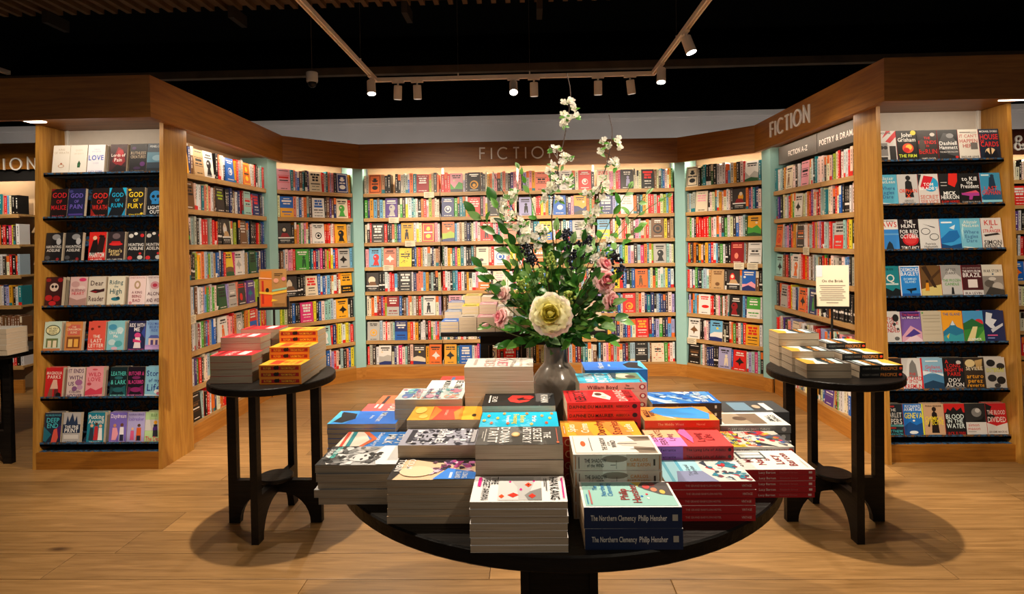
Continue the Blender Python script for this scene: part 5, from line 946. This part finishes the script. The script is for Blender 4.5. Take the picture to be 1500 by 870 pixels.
# stepped piles on the side tables
def pile(desc, X, Y, cols, T, front, art, orient, spine=None, spart=None, z=.74, ang=0., L=BKL, Wd=BKW, dx=0.):
    c, s = math.cos(ang), math.sin(ang)
    for i, n in enumerate(cols):
        d = i*(Wd+.002); e = dx*i
        stack('%s, %s column' % (desc, ORD[i]), X-s*d+c*e, Y+c*d+s*e, z+n*T, n, front, art, orient=orient, spine=spine, spart=spart, zbase=z, ang=ang, L=L, Wd=Wd, jit=.0025, group='copies in the pile '+desc)
SY = "r .05;.22;.95;.78;b01c1c|t RUTGER;.5;.34;f0c83a;.2;.18|p 0,0 1,0 1,1;f|c .40;.56;.34;.3;1a1410|c .45;.6;.2;.3;1a1410|t NAOMI FINLAY;.5;.34;f0c83a;.70;.34".replace('p 0,0 1,0 1,1;f|', '')
pile('of orange yellow books with red spines', -1.272, 2.705, (3, 5, 7), .0305, 'f0b02c', "r .08;.55;.57;.8;d8401c|t RED;.45;.1;d8401c|r .1;.1;.5;.2;d8681c|t NOVEL;.3;.08;d8681c", 's', 'f0902a', SY, ang=.02, dx=-.004)
pile('of red topped books, pages forward', -1.521, 2.735, (4, 6), .033, 'd8303a', "r .1;.6;.55;.8;f0e4e0|t TALES;.4;.14;f0e4e0|r .05;.1;.6;.2;8a1a20", 'p', ang=.04, dx=-.01)
stack('tallest at the back of red topped pile', -1.50, 2.999, .74+.052*4.2, 4, 'c01c28', "r .1;.6;.55;.8;f0e4e0|r .05;.1;.6;.2;8a1a20", orient='p', zbase=.74, ang=.04, group='copies in the pile of red topped books, pages forward')
AP = "16181a|p 0,0 .65,0 .65,.5 .3,.4 0,.45;e8ecec|p 0,.1 .3,.3 .65,.2 .65,0 0,0;e0a83a|r .05;.7;.6;.85;c8e4e8|p 0,.45 .3,.5 .65,.55 .65,.5 .3,.4;2a4a54|t PRECIPICE;.62;.1;e89a3a|t ROBERT HARRIS;.93;.06;d8dcdc"
SPP = "t ROBERT HARRIS;.5;.3;7a7670;.26;.38|t PRECIPICE;.5;.52;c87a34;.68;.38|c .945;.5;.26;.22;d0402a"
pile('of cream paged books on right side table', 1.268, 2.725, (2, 3, 5), .0335, '16181a', AP.split('|', 1)[1], 'p', ang=-.03, dx=-.012)
pile('of black paperbacks with orange spine lettering', 1.505, 2.72, (2, 3, 4), .0285, '16181a', AP.split('|', 1)[1], 's', '100f0f', SPP, ang=.03, dx=-.006)
stack('of pale hardbacks on the far left table', -3.46, 3.52, .905, 5, 'd8d4cc', None, orient='p', zbase=.74, L=.234, Wd=.153, jit=.004)
stack('of pale hardbacks at the rear of the far left table', -3.72, 3.60, .87, 4, 'c8ccd0', None, orient='p', zbase=.74, L=.234, Wd=.153, jit=.004)
# piles on the table behind the flowers
BT = [(.066, 'c8b8a8', '2a7ae0'), (.107, 'c8b8a8', 'c8bcae'), (.107, 'c8a8a0', 'e8a0b0'), (.10, 'c8b8a8', 'd8d0c4'), (.09, 'c8b8a8', '8ac0d0'), (.105, 'c8b8a8', 'e0d8c8'), (.08, 'b8a898', 'c8bca8'), (.10, 'c8b8a8', 'd8cfc0'), (.09, 'c8b8a8', 'c0b4a4')]
k_ = 0
for row, (y0, add) in enumerate(((4.25, 0), (4.452, .06), (4.654, .11))):
    for i in range(9):
        hgt = BT[i][0]+add+(.012 if (i+row) % 3 == 0 else 0); n = max(2, round(hgt/.03)); c = (BT[i][2], ('7a94b8', 'f0dc2a', 'f0b0c0', 'd8d4d0', 'd8683a', 'e8e0d0', '9ab0c0', 'e0d0b0', 'c88a7a')[i], ('6a88c8', 'f0d860', 'e8e0d4', 'c8a890', 'd0c8bc', 'f0ece4', 'd8c8a8', '8aa0b0', 'e0b8b0')[i])[row]
        T = hgt/n
        for j in range(n):
            top = j == n-1; lab = '%s in %s pile, %s row behind the flowers' % ('top book' if top else '%s book down' % ordn(n-1-j), ordn(i), ORD[row])
            book('paperback', lab, 'small piles on the table behind the flowers', frame((-.648+i*.1325+.129, y0, .74+j*T), PI/2), BKL, BKW, T-.0004, c, c, ('r .1;.6;.55;.8;%s|r .12;.2;.5;.3;%s' % (('f0ece4', '3a3a3a')[i % 2], ('3a3a3a', 'f0ece4')[i % 2])) if top else None)

# sign holders on the side tables
def sign_stand(label, x, y, zc, w, h, turn, art, pole_x=0., lean=0.):
    o = thing('sign_holder', label, 'sign', frame((x, y, .74), turn))
    obj('pole', MB().tube([(pole_x, .012, .004), (pole_x, .012, zc-h/2-.74)], .006, 10), 'black_plastic', o)
    obj('foot', MB().box(pole_x-.045, pole_x+.045, -.014, .03, 0, .006), 'black_plastic', o)
    z0 = zc-h/2-.74
    mb = MB().box(-w/2-.008, w/2+.008, -.006, .012, z0-.010, z0+.004)
    mb.box(-w/2-.010, -w/2, -.006, .012, z0-.010, z0+h*.30); mb.box(w/2, w/2+.010, -.006, .012, z0-.010, z0+h*.30)
    obj('holder', mb, 'black_plastic', o)
    bg, a = art.split('|', 1)
    cd = obj('card', MB().box(-w/2, w/2, 0, .003, z0+.004, z0+h, bg), 'print', o)
    obj('card_print', draw_art(MB(), a, lambda u, v, z: (-w/2+w*u/.65, -z, z0+.004+(h-.004)*v)), 'print', cd)
txt = 'e0d2b8|r 0;.72;.12;1;c8ccd4|t On the Brink;.62;.065;3a342e;.325;.42|' + '|'.join('r %.2f;%.3f;%.2f;%.3f;6a6258' % (.06+.02*(i % 3), .50-.05*i, .58-.03*((i*2) % 3), .515-.05*i) for i in range(8)) + '|r .2;.08;.44;.095;6a6258'
sign_stand('cream printed sign card in a black holder on the right side table', onY(1219.5, 420, 3.158).x, 3.158, onY(1219.5, 420, 3.158).z+.003, .160, .222, -.17, txt)
sign_stand('brown and orange poster card in a black holder on the left side table', onY(400, 424, 3.16).x, 3.16, onY(400, 424, 3.16).z+.005, .142, .212, .22,
 'a8804a|r .03;.02;.30;.95;c87a2a|r .03;.02;.30;.35;d8501c|r .06;.1;.11;.7;b02a1c|c .19;.45;.04;.06;2a1c10|c .40;.70;.06;.06;d89a80|c .58;.74;.05;.05;d8808a|p .30,.46 .65,.52 .65,.47 .30,.41;8ac0a0|p .0,.42 .3,.39 .65,.45 .65,.39 .3,.33 0,.37;e0b83a|p 0,.76 .3,.74 .3,.76 0,.79;e8b8a0|r .36;.86;.56;.89;5a4020|r .36;.82;.5;.84;5a4020|p .28,.15 .44,.18 .3,.22;e8c83a|r .34;.05;.6;.1;8a6a3a')
# ------------------------------------------------------------------ vase and flowers
VX, VY = .084, 1.925
prof = [(0, .0), (.056, 0), (.062, .005), (.068, .05), (.0745, .12), (.0785, .168), (.0775, .178), (.070, .192), (.050, .219), (.0415, .228), (.0385, .236), (.0375, .275), (.0385, .284), (.0375, .287), (.034, .283), (.033, .24), (.04, .22), (.06, .18), (.06, .06), (0, .05)]
vs = thing('vase', 'grey brown glazed ceramic vase in the middle of the round table', 'vase', frame((VX, VY, TZ)))
obj('body', MB().lathe(prof, 48), 'vase_glaze', vs, smooth=True)
MOUTH = Vector((VX, VY, TZ+.27))
def leaf_mb(seed):
    rr = random.Random(seed); n = 7; bend = rr.uniform(.1, .35); fold = rr.uniform(.15, .35); wd = rr.uniform(.25, .34); v = []; f = []
    for i in range(n+1):
        t = i/n; w = wd*math.sin(PI*min(1, t*1.02))**.75*(1-.35*t) if 0 < i < n else 0.
        z = -bend*t*t
        v += [(-w, t, z+fold*w), (0, t, z), (w, t, z+fold*w)]
    for i in range(n): a = 3*i; f += [(a, a+1, a+4, a+3), (a+1, a+2, a+5, a+4)]
    return MB().add(v, f)
LEAVES = [leaf_mb(i).mesh('leaf', 'leaf', True) for i in range(6)]; LEAVESB = [leaf_mb(20+i).mesh('leaf', 'leaf_bright', True) for i in range(4)]
def orient(p, d, up, s):
    d = Vector(d).normalized(); x = d.cross(Vector(up)); x = x.normalized() if x.length > 1e-4 else d.orthogonal().normalized(); z = x.cross(d)
    return Matrix(((x.x*s, d.x*s, z.x*s, p[0]), (x.y*s, d.y*s, z.y*s, p[1]), (x.z*s, d.z*s, z.z*s, p[2]), (0, 0, 0, 1)))
rf = random.Random(11)
def add_leaf(parent, p, d, s, bright=False, up=None):
    up = up or (rf.uniform(-.4, .4), -1.0, rf.uniform(-.1, .9))
    return link('leaf', rf.choice(LEAVESB if bright else LEAVES), parent, orient(p, d, up, s))
def curve(pts, n=14):
    P = [Vector(p) for p in pts]; out = []
    for i in range(len(P)-1):
        p0, p1, p2, p3 = P[max(i-1, 0)], P[i], P[i+1], P[min(i+2, len(P)-1)]
        m = max(2, n//(len(P)-1))
        for k in range(m):
            t = k/m; out.append(.5*((2*p1)+(p2-p0)*t+(2*p0-5*p1+4*p2-p3)*t*t+(3*p1-p0-3*p2+p3)*t**3))
    return out+[P[-1]]
def q(px, py, Y=1.86): return onY(px, py, Y)
def blossom_mesh(seed):
    rr = random.Random(seed); mb = MB()
    for k in range(5):
        a = 2*PI*k/5+rr.uniform(-.2, .2); o = len(mb.v); c, s = math.cos(a), math.sin(a); w = 1.0; up = rr.uniform(.15, .5)
        P = [(.1, 0, 0), (.45, -.3*w*1.2, up*.35), (.5, 0, up*.25), (.45, .3*w*1.2, up*.35), (.85, -.36*w*1.2, up*.75), (.92, 0, up*.7), (.85, .36*w*1.2, up*.75), (1.05, 0, up*1.0)]
        mb.add([(x*c-y*s, x*s+y*c, z) for x, y, z in P], [(0, 1, 2), (0, 2, 3), (1, 4, 5, 2), (2, 5, 6, 3), (4, 7, 5), (5, 7, 6)])
    mb.ball((0, 0, .12), .18); return mb.mesh('blossom', 'blossom', True)
BLOS = [blossom_mesh(i) for i in range(4)]
def branch(label, pts, cl, Y=1.86, rad=.0028, twig='twig', bl=.0112, leafn=8):
    path = curve([MOUTH+Vector((rf.uniform(-.012, .012), rf.uniform(-.012, .012), -.10))]+[MOUTH+Vector((rf.uniform(-.01, .01), rf.uniform(-.01, .01), .03))]+[q(x, y, yy) for x, y, yy in pts], 26)
    o = thing('blossom_branch', label, 'flower stem', None, 'white blossom branches in the vase')
    n = len(path); obj('stem', MB().tube(path, [rad*(1-.65*i/n) for i in range(n)], 6), twig, o)
    for (x, y) in cl:
        p0 = q(x, y, 1.0); best = min(path, key=lambda a: (pix(a)[0]-x)**2+(pix(a)[1]-y)**2)
        p = onY(x, y, best.y-rf.uniform(.0, .02))
        for k in range(3):
            pp = p+Vector((rf.uniform(-.007, .007), rf.uniform(-.008, .008), rf.uniform(-.006, .006)))
            dn = Vector((rf.uniform(-.7, .7), rf.uniform(-1.0, -.3), rf.uniform(-.1, .9)))
            link('blossom', rf.choice(BLOS), o, orient(pp, dn.orthogonal(), dn, bl*rf.uniform(.8, 1.15)))
        for _k in range(2): add_leaf(o, p+Vector((0, .004, -.006)), (rf.uniform(-1, 1), rf.uniform(-.5, .2), rf.uniform(-.6, .8)), rf.uniform(.016, .026), True)
        obj('twig', MB().tube([best, p], .0012, 4), 'twig', o)
    return o
branch('tallest white blossom branch reaching above the grey bulkhead', [(818, 420, 1.88), (808, 320, 1.87), (819, 240, 1.86), (828, 195, 1.86), (836, 140, 1.86), (830, 107, 1.86)],
       [(825, 150), (834, 147), (842, 157), (843, 170), (824, 181), (833, 175), (828, 168), (809, 217), (818, 219), (833, 231), (825, 239), (809, 240), (804, 250), (826, 228), (812, 261), (827, 261), (807, 273), (818, 290), (833, 272), (800, 278), (820, 268), (814, 276), (796, 290), (836, 262)])
branch('white blossom branch leaning right in front of the sign board', [(838, 420, 1.88), (862, 355, 1.86), (880, 270, 1.85), (889, 240, 1.85), (897, 197, 1.85), (892, 168, 1.85)],
       [(905, 205), (908, 217), (890, 213), (878, 221), (884, 207), (900, 234), (903, 242), (895, 238), (887, 270), (890, 279), (866, 285), (858, 284), (876, 306), (867, 324), (857, 315), (857, 344), (880, 290), (872, 280), (870, 312), (884, 262), (852, 330), (863, 338)])
branch('white blossom branch with dark twig leaning left', [(800, 420, 1.88), (772, 350, 1.86), (748, 300, 1.86), (734, 276, 1.86), (722, 251, 1.86)],
       [(748, 285), (754, 280), (743, 290), (737, 300), (733, 308), (742, 321), (748, 315), (763, 323), (770, 330), (757, 332), (745, 330), (752, 290)])
branch('short white blossom spray in the middle of the bouquet', [(805, 430, 1.84), (798, 370, 1.82), (788, 338, 1.82)], [(782, 345), (790, 335), (776, 350), (770, 340), (795, 352), (785, 360), (800, 338), (764, 352)], bl=.013)
branch('short white blossom spray on the right of the bouquet', [(850, 430, 1.84), (880, 380, 1.82), (893, 350, 1.82)], [(880, 372), (870, 378), (886, 362), (862, 366), (894, 352)], bl=.011)

def foliage(label, end, nl, size, Y=1.86, bright=False, mid=None, y_off=0., start=.30, explicit=None, rad=.002):
    e = q(end[0], end[1], Y); m = q(mid[0], mid[1], Y) if mid else MOUTH*.5+e*.5+Vector((0, 0, .03))
    path = curve([MOUTH+Vector((rf.uniform(-.018, .018), rf.uniform(-.018, .018), -.08)), MOUTH+Vector((rf.uniform(-.014, .014), rf.uniform(-.016, .016), .03)), m, e], 18)
    o = thing('foliage_stem', label, 'leafy stem', None, 'leafy green stems in the vase'); n = len(path)
    obj('stem', MB().tube(path, [rad*(1-.55*i/n) for i in range(n)], 5), 'stem', o)
    for k in range(nl):
        t = start+(1-start)*(k+.6)/nl; i = min(n-2, int(t*(n-1))); p = path[i]; tg = (path[i+1]-path[i]).normalized()
        sd = Vector((rf.uniform(-1, 1), rf.uniform(-.9, .3), rf.uniform(-.5, .6))); d = (tg*.7+sd).normalized() if k < nl-1 else tg
        add_leaf(o, p, d, size*rf.uniform(.75, 1.25), bright or rf.random() < .12)
    for x, y, dx, dz, s in (explicit or []):
        p = min(path, key=lambda a: (pix(a)[0]-x)**2+(pix(a)[1]-y)**2); add_leaf(o, p, (dx, rf.uniform(-.3, .1), dz), s, bright)
    return o
FS = [((690, 306), 7, .052, 'reaching furthest left with broad dark leaves', (748, 372)), ((722, 290), 5, .05, 'on the upper left', (752, 360)), ((757, 240), 6, .026, 'thin and upright on the left', (786, 320)),
      ((955, 275), 9, .038, 'reaching furthest right with bright tips', (880, 370)), ((926, 268), 6, .034, 'on the upper right', (880, 350)), ((940, 330), 7, .036, 'on the right beside blossom', (890, 380)), ((985, 283), 5, .03, 'with the longest thin arm on the right', (905, 345)),
      ((700, 385), 7, .044, 'low on the left', (758, 440)), ((712, 410), 7, .042, 'low on the left above the pink bud', (765, 450)), ((706, 480), 5, .036, 'drooping at lower left', (760, 480)), ((735, 505), 7, .05, 'hanging over the books at lower left', (775, 500)),
      ((912, 470), 7, .05, 'low on the right with dark leaves', (865, 470)), ((895, 500), 6, .048, 'drooping at lower right', (855, 490)), ((903, 440), 5, .04, 'on the right beside pink roses', (865, 440)),
      ((760, 350), 7, .042, 'filling the left centre', None), ((790, 340), 8, .045, 'upright in the centre', None), ((815, 330), 8, .046, 'central behind the cream rose', None), ((840, 350), 8, .046, 'right of centre', None), ((865, 360), 8, .044, 'filling the right centre', None),
      ((745, 390), 8, .046, 'spreading left of the cream rose', None), ((770, 400), 9, .048, 'above left of the cream rose', None), ((880, 400), 9, .048, 'spreading right of the cream rose', None), ((850, 410), 9, .05, 'above right of the cream rose', None), ((820, 400), 9, .05, 'directly above the cream rose', None),
      ((750, 440), 8, .046, 'left of the cream rose', None), ((765, 470), 8, .048, 'lower left of the cream rose', None), ((870, 450), 8, .05, 'right of the cream rose', None), ((850, 485), 8, .05, 'lower right of the cream rose', None), ((785, 500), 8, .046, 'at the vase rim on the left', None), ((840, 500), 8, .046, 'at the vase rim on the right', None), ((815, 505), 6, .042, 'spilling over the vase mouth', None), ((800, 440), 8, .046, 'behind the cream rose', None), ((830, 450), 8, .048, 'tucked behind the cream rose', None)]
for i, (end, nl, s, desc, mid) in enumerate(FS):
    foliage('green leafy stem '+desc, end, nl+(7 if i > 13 else 3), s*(.95 if i > 13 else 1.0), Y=1.86+(.05 if i % 3 == 0 else -.03 if i % 3 == 1 else .0)*(1 if i > 13 else .4), mid=mid, bright=(i in (2, 3, 4, 5, 6)), start=.42 if mid else .30)
rg = random.Random(5); k_ = 0
for ix in range(6):
    for iy in range(4):
        x = 722+ix*35+rg.uniform(-9, 9)+(17 if iy % 2 else 0); y = 352+iy*42+rg.uniform(-10, 10)
        if ((x-808)/112)**2+((y-425)/98)**2 > 1: continue
        if (x-806)**2+(y-459)**2 < 38**2: continue
        foliage('short leafy sprig in the bouquet, %s row from the top, %s from left' % (ORD[iy], ORD[ix]), (x, y), 10, .040, Y=1.80+rg.uniform(-.05, .06), start=.55); k_ += 1
# privet berries
def berries(label, end, mat, r, n, spread, Y=1.84, grp='dark berry sprays in the vase'):
    e = q(end[0], end[1], Y); path = curve([MOUTH+Vector((rf.uniform(-.015, .015), rf.uniform(-.015, .015), -.08)), MOUTH+Vector((rf.uniform(-.015, .015), rf.uniform(-.015, .015), .03)), MOUTH*.45+e*.55+Vector((0, 0, .02)), e], 14)
    o = thing('berry_spray', label, 'berry stem', None, grp); obj('stem', MB().tube(path, .0014, 5), 'stem', o)
    mb = MB(); d = (path[-1]-path[-4]).normalized()
    for k in range(n):
        t = rf.random(); p = e-d*spread*1.5*t+Vector((rf.gauss(0, 1), rf.gauss(0, 1), rf.gauss(0, 1)))*spread*.36*(.5+t); mb.ball(p, r*rf.uniform(.75, 1.2))
    b = obj('berries', mb, mat, o, smooth=True); b['kind'] = 'stuff'
for i, (x, y) in enumerate(((775, 372), (830, 338), (842, 372), (862, 345), (905, 372), (912, 392), (888, 395), (768, 355), (848, 358))): berries('dark blue berry spray %s' % ('above the cream rose on the left', 'highest in the middle', 'in the middle right of centre', 'beside the right blossom branch', 'at the right edge', 'lowest at the right edge', 'above the pink roses', 'small at the left', 'small in the middle')[i], (x, y), 'berry_dark', .0042, 60, .026)
for i, (x, y) in enumerate(((806, 372), (836, 428), (760, 410), (794, 395))): berries('pale green berry spray %s' % ('above the cream rose', 'right of the cream rose', 'left of the cream rose', 'just over the cream rose')[i], (x, y), 'berry_green', .0052, 26, .026, Y=1.79, grp='pale green berry sprays in the vase')
# roses
def petal_mesh(mat, w, h, cup, lip, ruf=0., seed=0):
    """spoon shaped petal: base at the origin, rising along z, bulging outward (+y), rim rolled back and ruffled"""
    mb = MB(); nu, nv = 8, 8; v = []
    for j in range(nv+1):
        t = j/nv; ww = w*math.sin(PI*(.10+.58*t**.85))
        prof = cup*h*(.62*math.sin(t*PI*.62)); roll = lip*h*max(0., t-.72)**1.3*3.2
        for i in range(nu+1):
            s = i/nu*2-1; edge = t**4*(.5+.5*abs(s))
            y = prof+roll-cup*w*.75*s*s*(.5+.5*t)+ruf*h*math.sin(s*6.5+seed*1.7)*edge
            z = h*t*(1-.12*s*s)-roll*.55+ruf*h*.5*math.cos(s*8+seed)*edge
            v.append((ww*s, y, z))
    f = [(j*(nu+1)+i, j*(nu+1)+i+1, (j+1)*(nu+1)+i+1, (j+1)*(nu+1)+i) for j in range(nv) for i in range(nu)]
    return mb.add(v, f).mesh('petal', mat, True)
PET = {}
def rose(label, c, axis, R, mats, rings, stem=True, group=None, ruf=.10):
    """open rose: rings of (count, radius, tilt degrees, width, height, material index)"""
    o = thing('rose', label, 'rose', None, group); ax = Vector(axis).normalized(); x = ax.orthogonal().normalized(); y = ax.cross(x)
    B = Matrix(((x.x, y.x, ax.x, c[0]), (x.y, y.y, ax.y, c[1]), (x.z, y.z, ax.z, c[2]), (0, 0, 0, 1)))
    if stem:
        p = Vector(c)-ax*R*.5; path = curve([MOUTH+Vector((0, 0, -.09)), MOUTH+Vector((rf.uniform(-.01, .01), -.01, .02)), (MOUTH+p)*.5+Vector((0, 0, .01)), p], 14)
        obj('stem', MB().tube(path, .0026, 6), 'stem', o)
        obj('calyx', MB().tube([p-ax*R*.1, p+ax*R*.25], [R*.10, R*.30], 10), 'leaf', o)
    obj('heart', MB().tube([Vector(c)-ax*R*.4, Vector(c)-ax*R*.05, Vector(c)+ax*R*.14, Vector(c)+ax*R*.22], [R*.2, R*.20, R*.15, R*.04], 12), mats[0], o, smooth=True)
    for ri, (n, r, tilt, w, h, mi) in enumerate(rings):
        for k in range(n):
            a = 2*PI*(k+.5*(ri % 2)+rf.uniform(-.14, .14))/n; vv = k % 3
            key = (mats[mi], w, h, ri, vv)
            if key not in PET: PET[key] = petal_mesh(mats[mi], w, h, .55, .08 if ri < 3 else .5, .02 if ri < 3 else ruf, ri*3+vv)
            M = B @ Matrix.Rotation(a, 4, 'Z') @ Matrix.Translation((0, r*R, -R*.45)) @ Matrix.Rotation(-math.radians(tilt+rf.uniform(-5, 5)), 4, 'X') @ Matrix.Diagonal((R, R, R*rf.uniform(.94, 1.06), 1))
            link('petal', PET[key], o, M)
    return o
RG = [(3, .02, -6, .20, .74, 0), (4, .05, 0, .27, .78, 0), (5, .09, 8, .35, .82, 0), (5, .12, 18, .43, .86, 1), (6, .14, 32, .50, .90, 1), (7, .15, 48, .55, .95, 2), (8, .16, 66, .58, .98, 2)]
rose('large cream white rose with yellow heart at the front of the bouquet', q(806, 459, 1.72), (-.10, -1, .26), .058, ('rose_yellow', 'rose_cream', 'rose_white'), RG, group='roses in the vase')
RP = [(3, .02, -4, .22, .7, 0), (4, .06, 6, .32, .76, 0), (5, .1, 20, .42, .84, 1), (6, .13, 42, .5, .9, 1), (6, .14, 62, .54, .92, 2)]
flat('rose_deep', 'e58a98', .5, noise=.1)
PK = ('rose_deep', 'rose_pink', 'rose_blush')
rose('pink rose on the right with deep pink heart, highest of the pink roses', q(889, 410, 1.76), (.45, -.9, .25), .036, PK, RP, group='roses in the vase')
rose('pink rose on the right below the highest pink rose', q(899, 441, 1.77), (.75, -.7, -.05), .030, PK, RP, group='roses in the vase')
rose('pink rose facing left over the stacked books', q(731, 464, 1.76), (-.9, -.5, .3), .030, PK, RP, group='roses in the vase')
rose('pale pink rose half hidden among the left leaves', q(735, 430, 1.80), (-.7, -.6, .2), .026, ('rose_pink', 'rose_blush', 'rose_blush'), RP, group='roses in the vase')
rose('pale pink rosebud at the right under the dark berries', q(888, 386, 1.80), (.6, -.6, .5), .026, PK, RP, group='roses in the vase')
rose('small pale yellow rose behind the pink roses', q(893, 425, 1.82), (.6, -.8, .2), .022, ('rose_yellow', 'rose_cream', 'rose_white'), RP, group='roses in the vase')
def bud(label, c, axis, R):
    o = thing('rosebud', label, 'rosebud', None, 'roses in the vase'); ax = Vector(axis).normalized(); c = Vector(c)
    obj('bud', MB().tube([c-ax*R, c-ax*R*.3, c+ax*R*.5, c+ax*R*1.2], [R*.35, R*.6, R*.5, R*.1], 10), 'rose_pink', o, smooth=True)
    p = c-ax*R; obj('stem', MB().tube(curve([MOUTH+Vector((0, 0, -.08)), MOUTH+Vector((-.01, -.01, .03)), (MOUTH+p)*.5, p], 12), .0016, 5), 'stem', o)
    for k in range(3): add_leaf(o, p, ax+Vector((rf.uniform(-.5, .5), rf.uniform(-.5, .5), rf.uniform(-.5, .5))), .022)
bud('small closed pink rosebud at the lower left', q(711, 476, 1.80), (-1, -.2, -.1), .010)
bud('tiny pink rosebud at the left edge', q(716, 427, 1.80), (-1, -.2, .3), .008)

# ------------------------------------------------------------------ ceiling track, spotlights, camera dome
tk = thing('lighting_track', 'pale painted lighting track frame hanging from the dark ceiling', 'lighting track', frame((0, 0, 0)))
h_, w_ = .034, .036
obj('track_bar', MB().box(TRACK_XL-w_/2, TRACK_XR+w_/2, TRACK_Y-w_/2, TRACK_Y+w_/2, TRACK_Z-h_/2, TRACK_Z+h_/2), 'track_paint', tk)
for X in (TRACK_XL, TRACK_XR):
    mb = MB().box(X-w_/2, X-.007, .6, TRACK_Y-w_/2, TRACK_Z-h_/2, TRACK_Z+h_/2); mb.box(X+.007, X+w_/2, .6, TRACK_Y-w_/2, TRACK_Z-h_/2, TRACK_Z+h_/2); mb.box(X-.007, X+.007, .6, TRACK_Y-w_/2, TRACK_Z, TRACK_Z+h_/2)
    obj('track_bar', mb, 'track_paint', tk)
for x, y in ((TRACK_XL, 4.9), (-.62, TRACK_Y), (.035, TRACK_Y), (TRACK_XR, 4.55), (TRACK_XL, 2), (TRACK_XR, 2)):
    obj('suspension_cable', MB().tube([(x, y, TRACK_Z+h_/2), (x, y, 4.3)], .0015, 5), 'cable', tk)
    obj('cable_grip', MB().tube([(x, y, TRACK_Z+h_/2), (x, y, TRACK_Z+h_/2+.03)], .006, 8), 'track_paint', tk)
SPL = ['second left of the corner', 'right of the second on the back bar', 'glowing one in the middle of the back bar', 'right beside the glowing one', 'fifth on the back bar', 'tilted one near the right corner', 'on the left bar at the corner', 'on the right bar at the corner', 'on the right bar highest in view']
for i, (x, y, tg, watt, deg, bl) in enumerate(SPOTS):
    d = (Vector(tg)-Vector((x, y, TRACK_Z-.10))).normalized()
    piv = Vector((x, y, TRACK_Z-.055)); vis = y > 4
    d2 = (d+Vector((0, 0, -.9 if not vis or i in (2, 6, 7, 8) else -1.1))).normalized()      # heads hang a little steeper than their beam
    x_ = d2.cross(Vector((0, 1, 0))).normalized(); y_ = d2.cross(x_)
    a = piv+d2*.0; B = piv+d2*.126
    lab = 'pale cylindrical track spotlight, '+(SPL[i] if i < 9 else 'out of view on the %s bar, %s' % ('left' if x < 0 else 'right', ordn(i-9)))
    o = thing('spotlight', lab, 'spotlight', None, 'track spotlights')
    ax_ = (1, 0) if y == TRACK_Y else (0, 1)
    obj('adapter', MB().box(x-(.055 if ax_[0] else .016), x+(.055 if ax_[0] else .016), y-(.016 if ax_[0] else .055), y+(.016 if ax_[0] else .055), TRACK_Z-h_/2-.014, TRACK_Z-h_/2), 'track_paint', o)
    obj('swivel', MB().tube([(x, y, TRACK_Z-h_/2-.012), piv+d2*.01], .008, 10), 'track_paint', o)
    obj('body', MB().tube([a, a+d2*.004, B-d2*.002], [.033, .037, .038], 24), 'track_paint', o)
    obj('lens', MB().tube([B-d2*.002, B+d2*.001], [.034, .0335], 24), 'lens_on' if i in (2, 6, 7, 8) else 'lens_dim', o)
    L = spot('spot_light', tuple(B+d2*.012), tg, watt, deg, bl, size=.028); L.parent = o
cc = onY(457, 106, 5.8); cm = thing('dome_camera', 'white dome security camera hanging at upper left', 'camera', frame((cc.x, 5.8, 0)))
z = cc.z
obj('housing', MB().lathe([(0, z), (.052, z), (.056, z-.006), (.056, z-.085), (.05, z-.10), (0, z-.10)], 28), 'white_metal', cm, smooth=False)
obj('dome', MB().lathe([(.042, z-.10), (.041, z-.118), (.034, z-.136), (.02, z-.147), (0, z-.150)], 24), 'black_plastic', cm, smooth=True)
obj('hanging_rod', MB().tube([(0, 0, z), (0, 0, 4.3)], .003, 6), 'cable', cm)
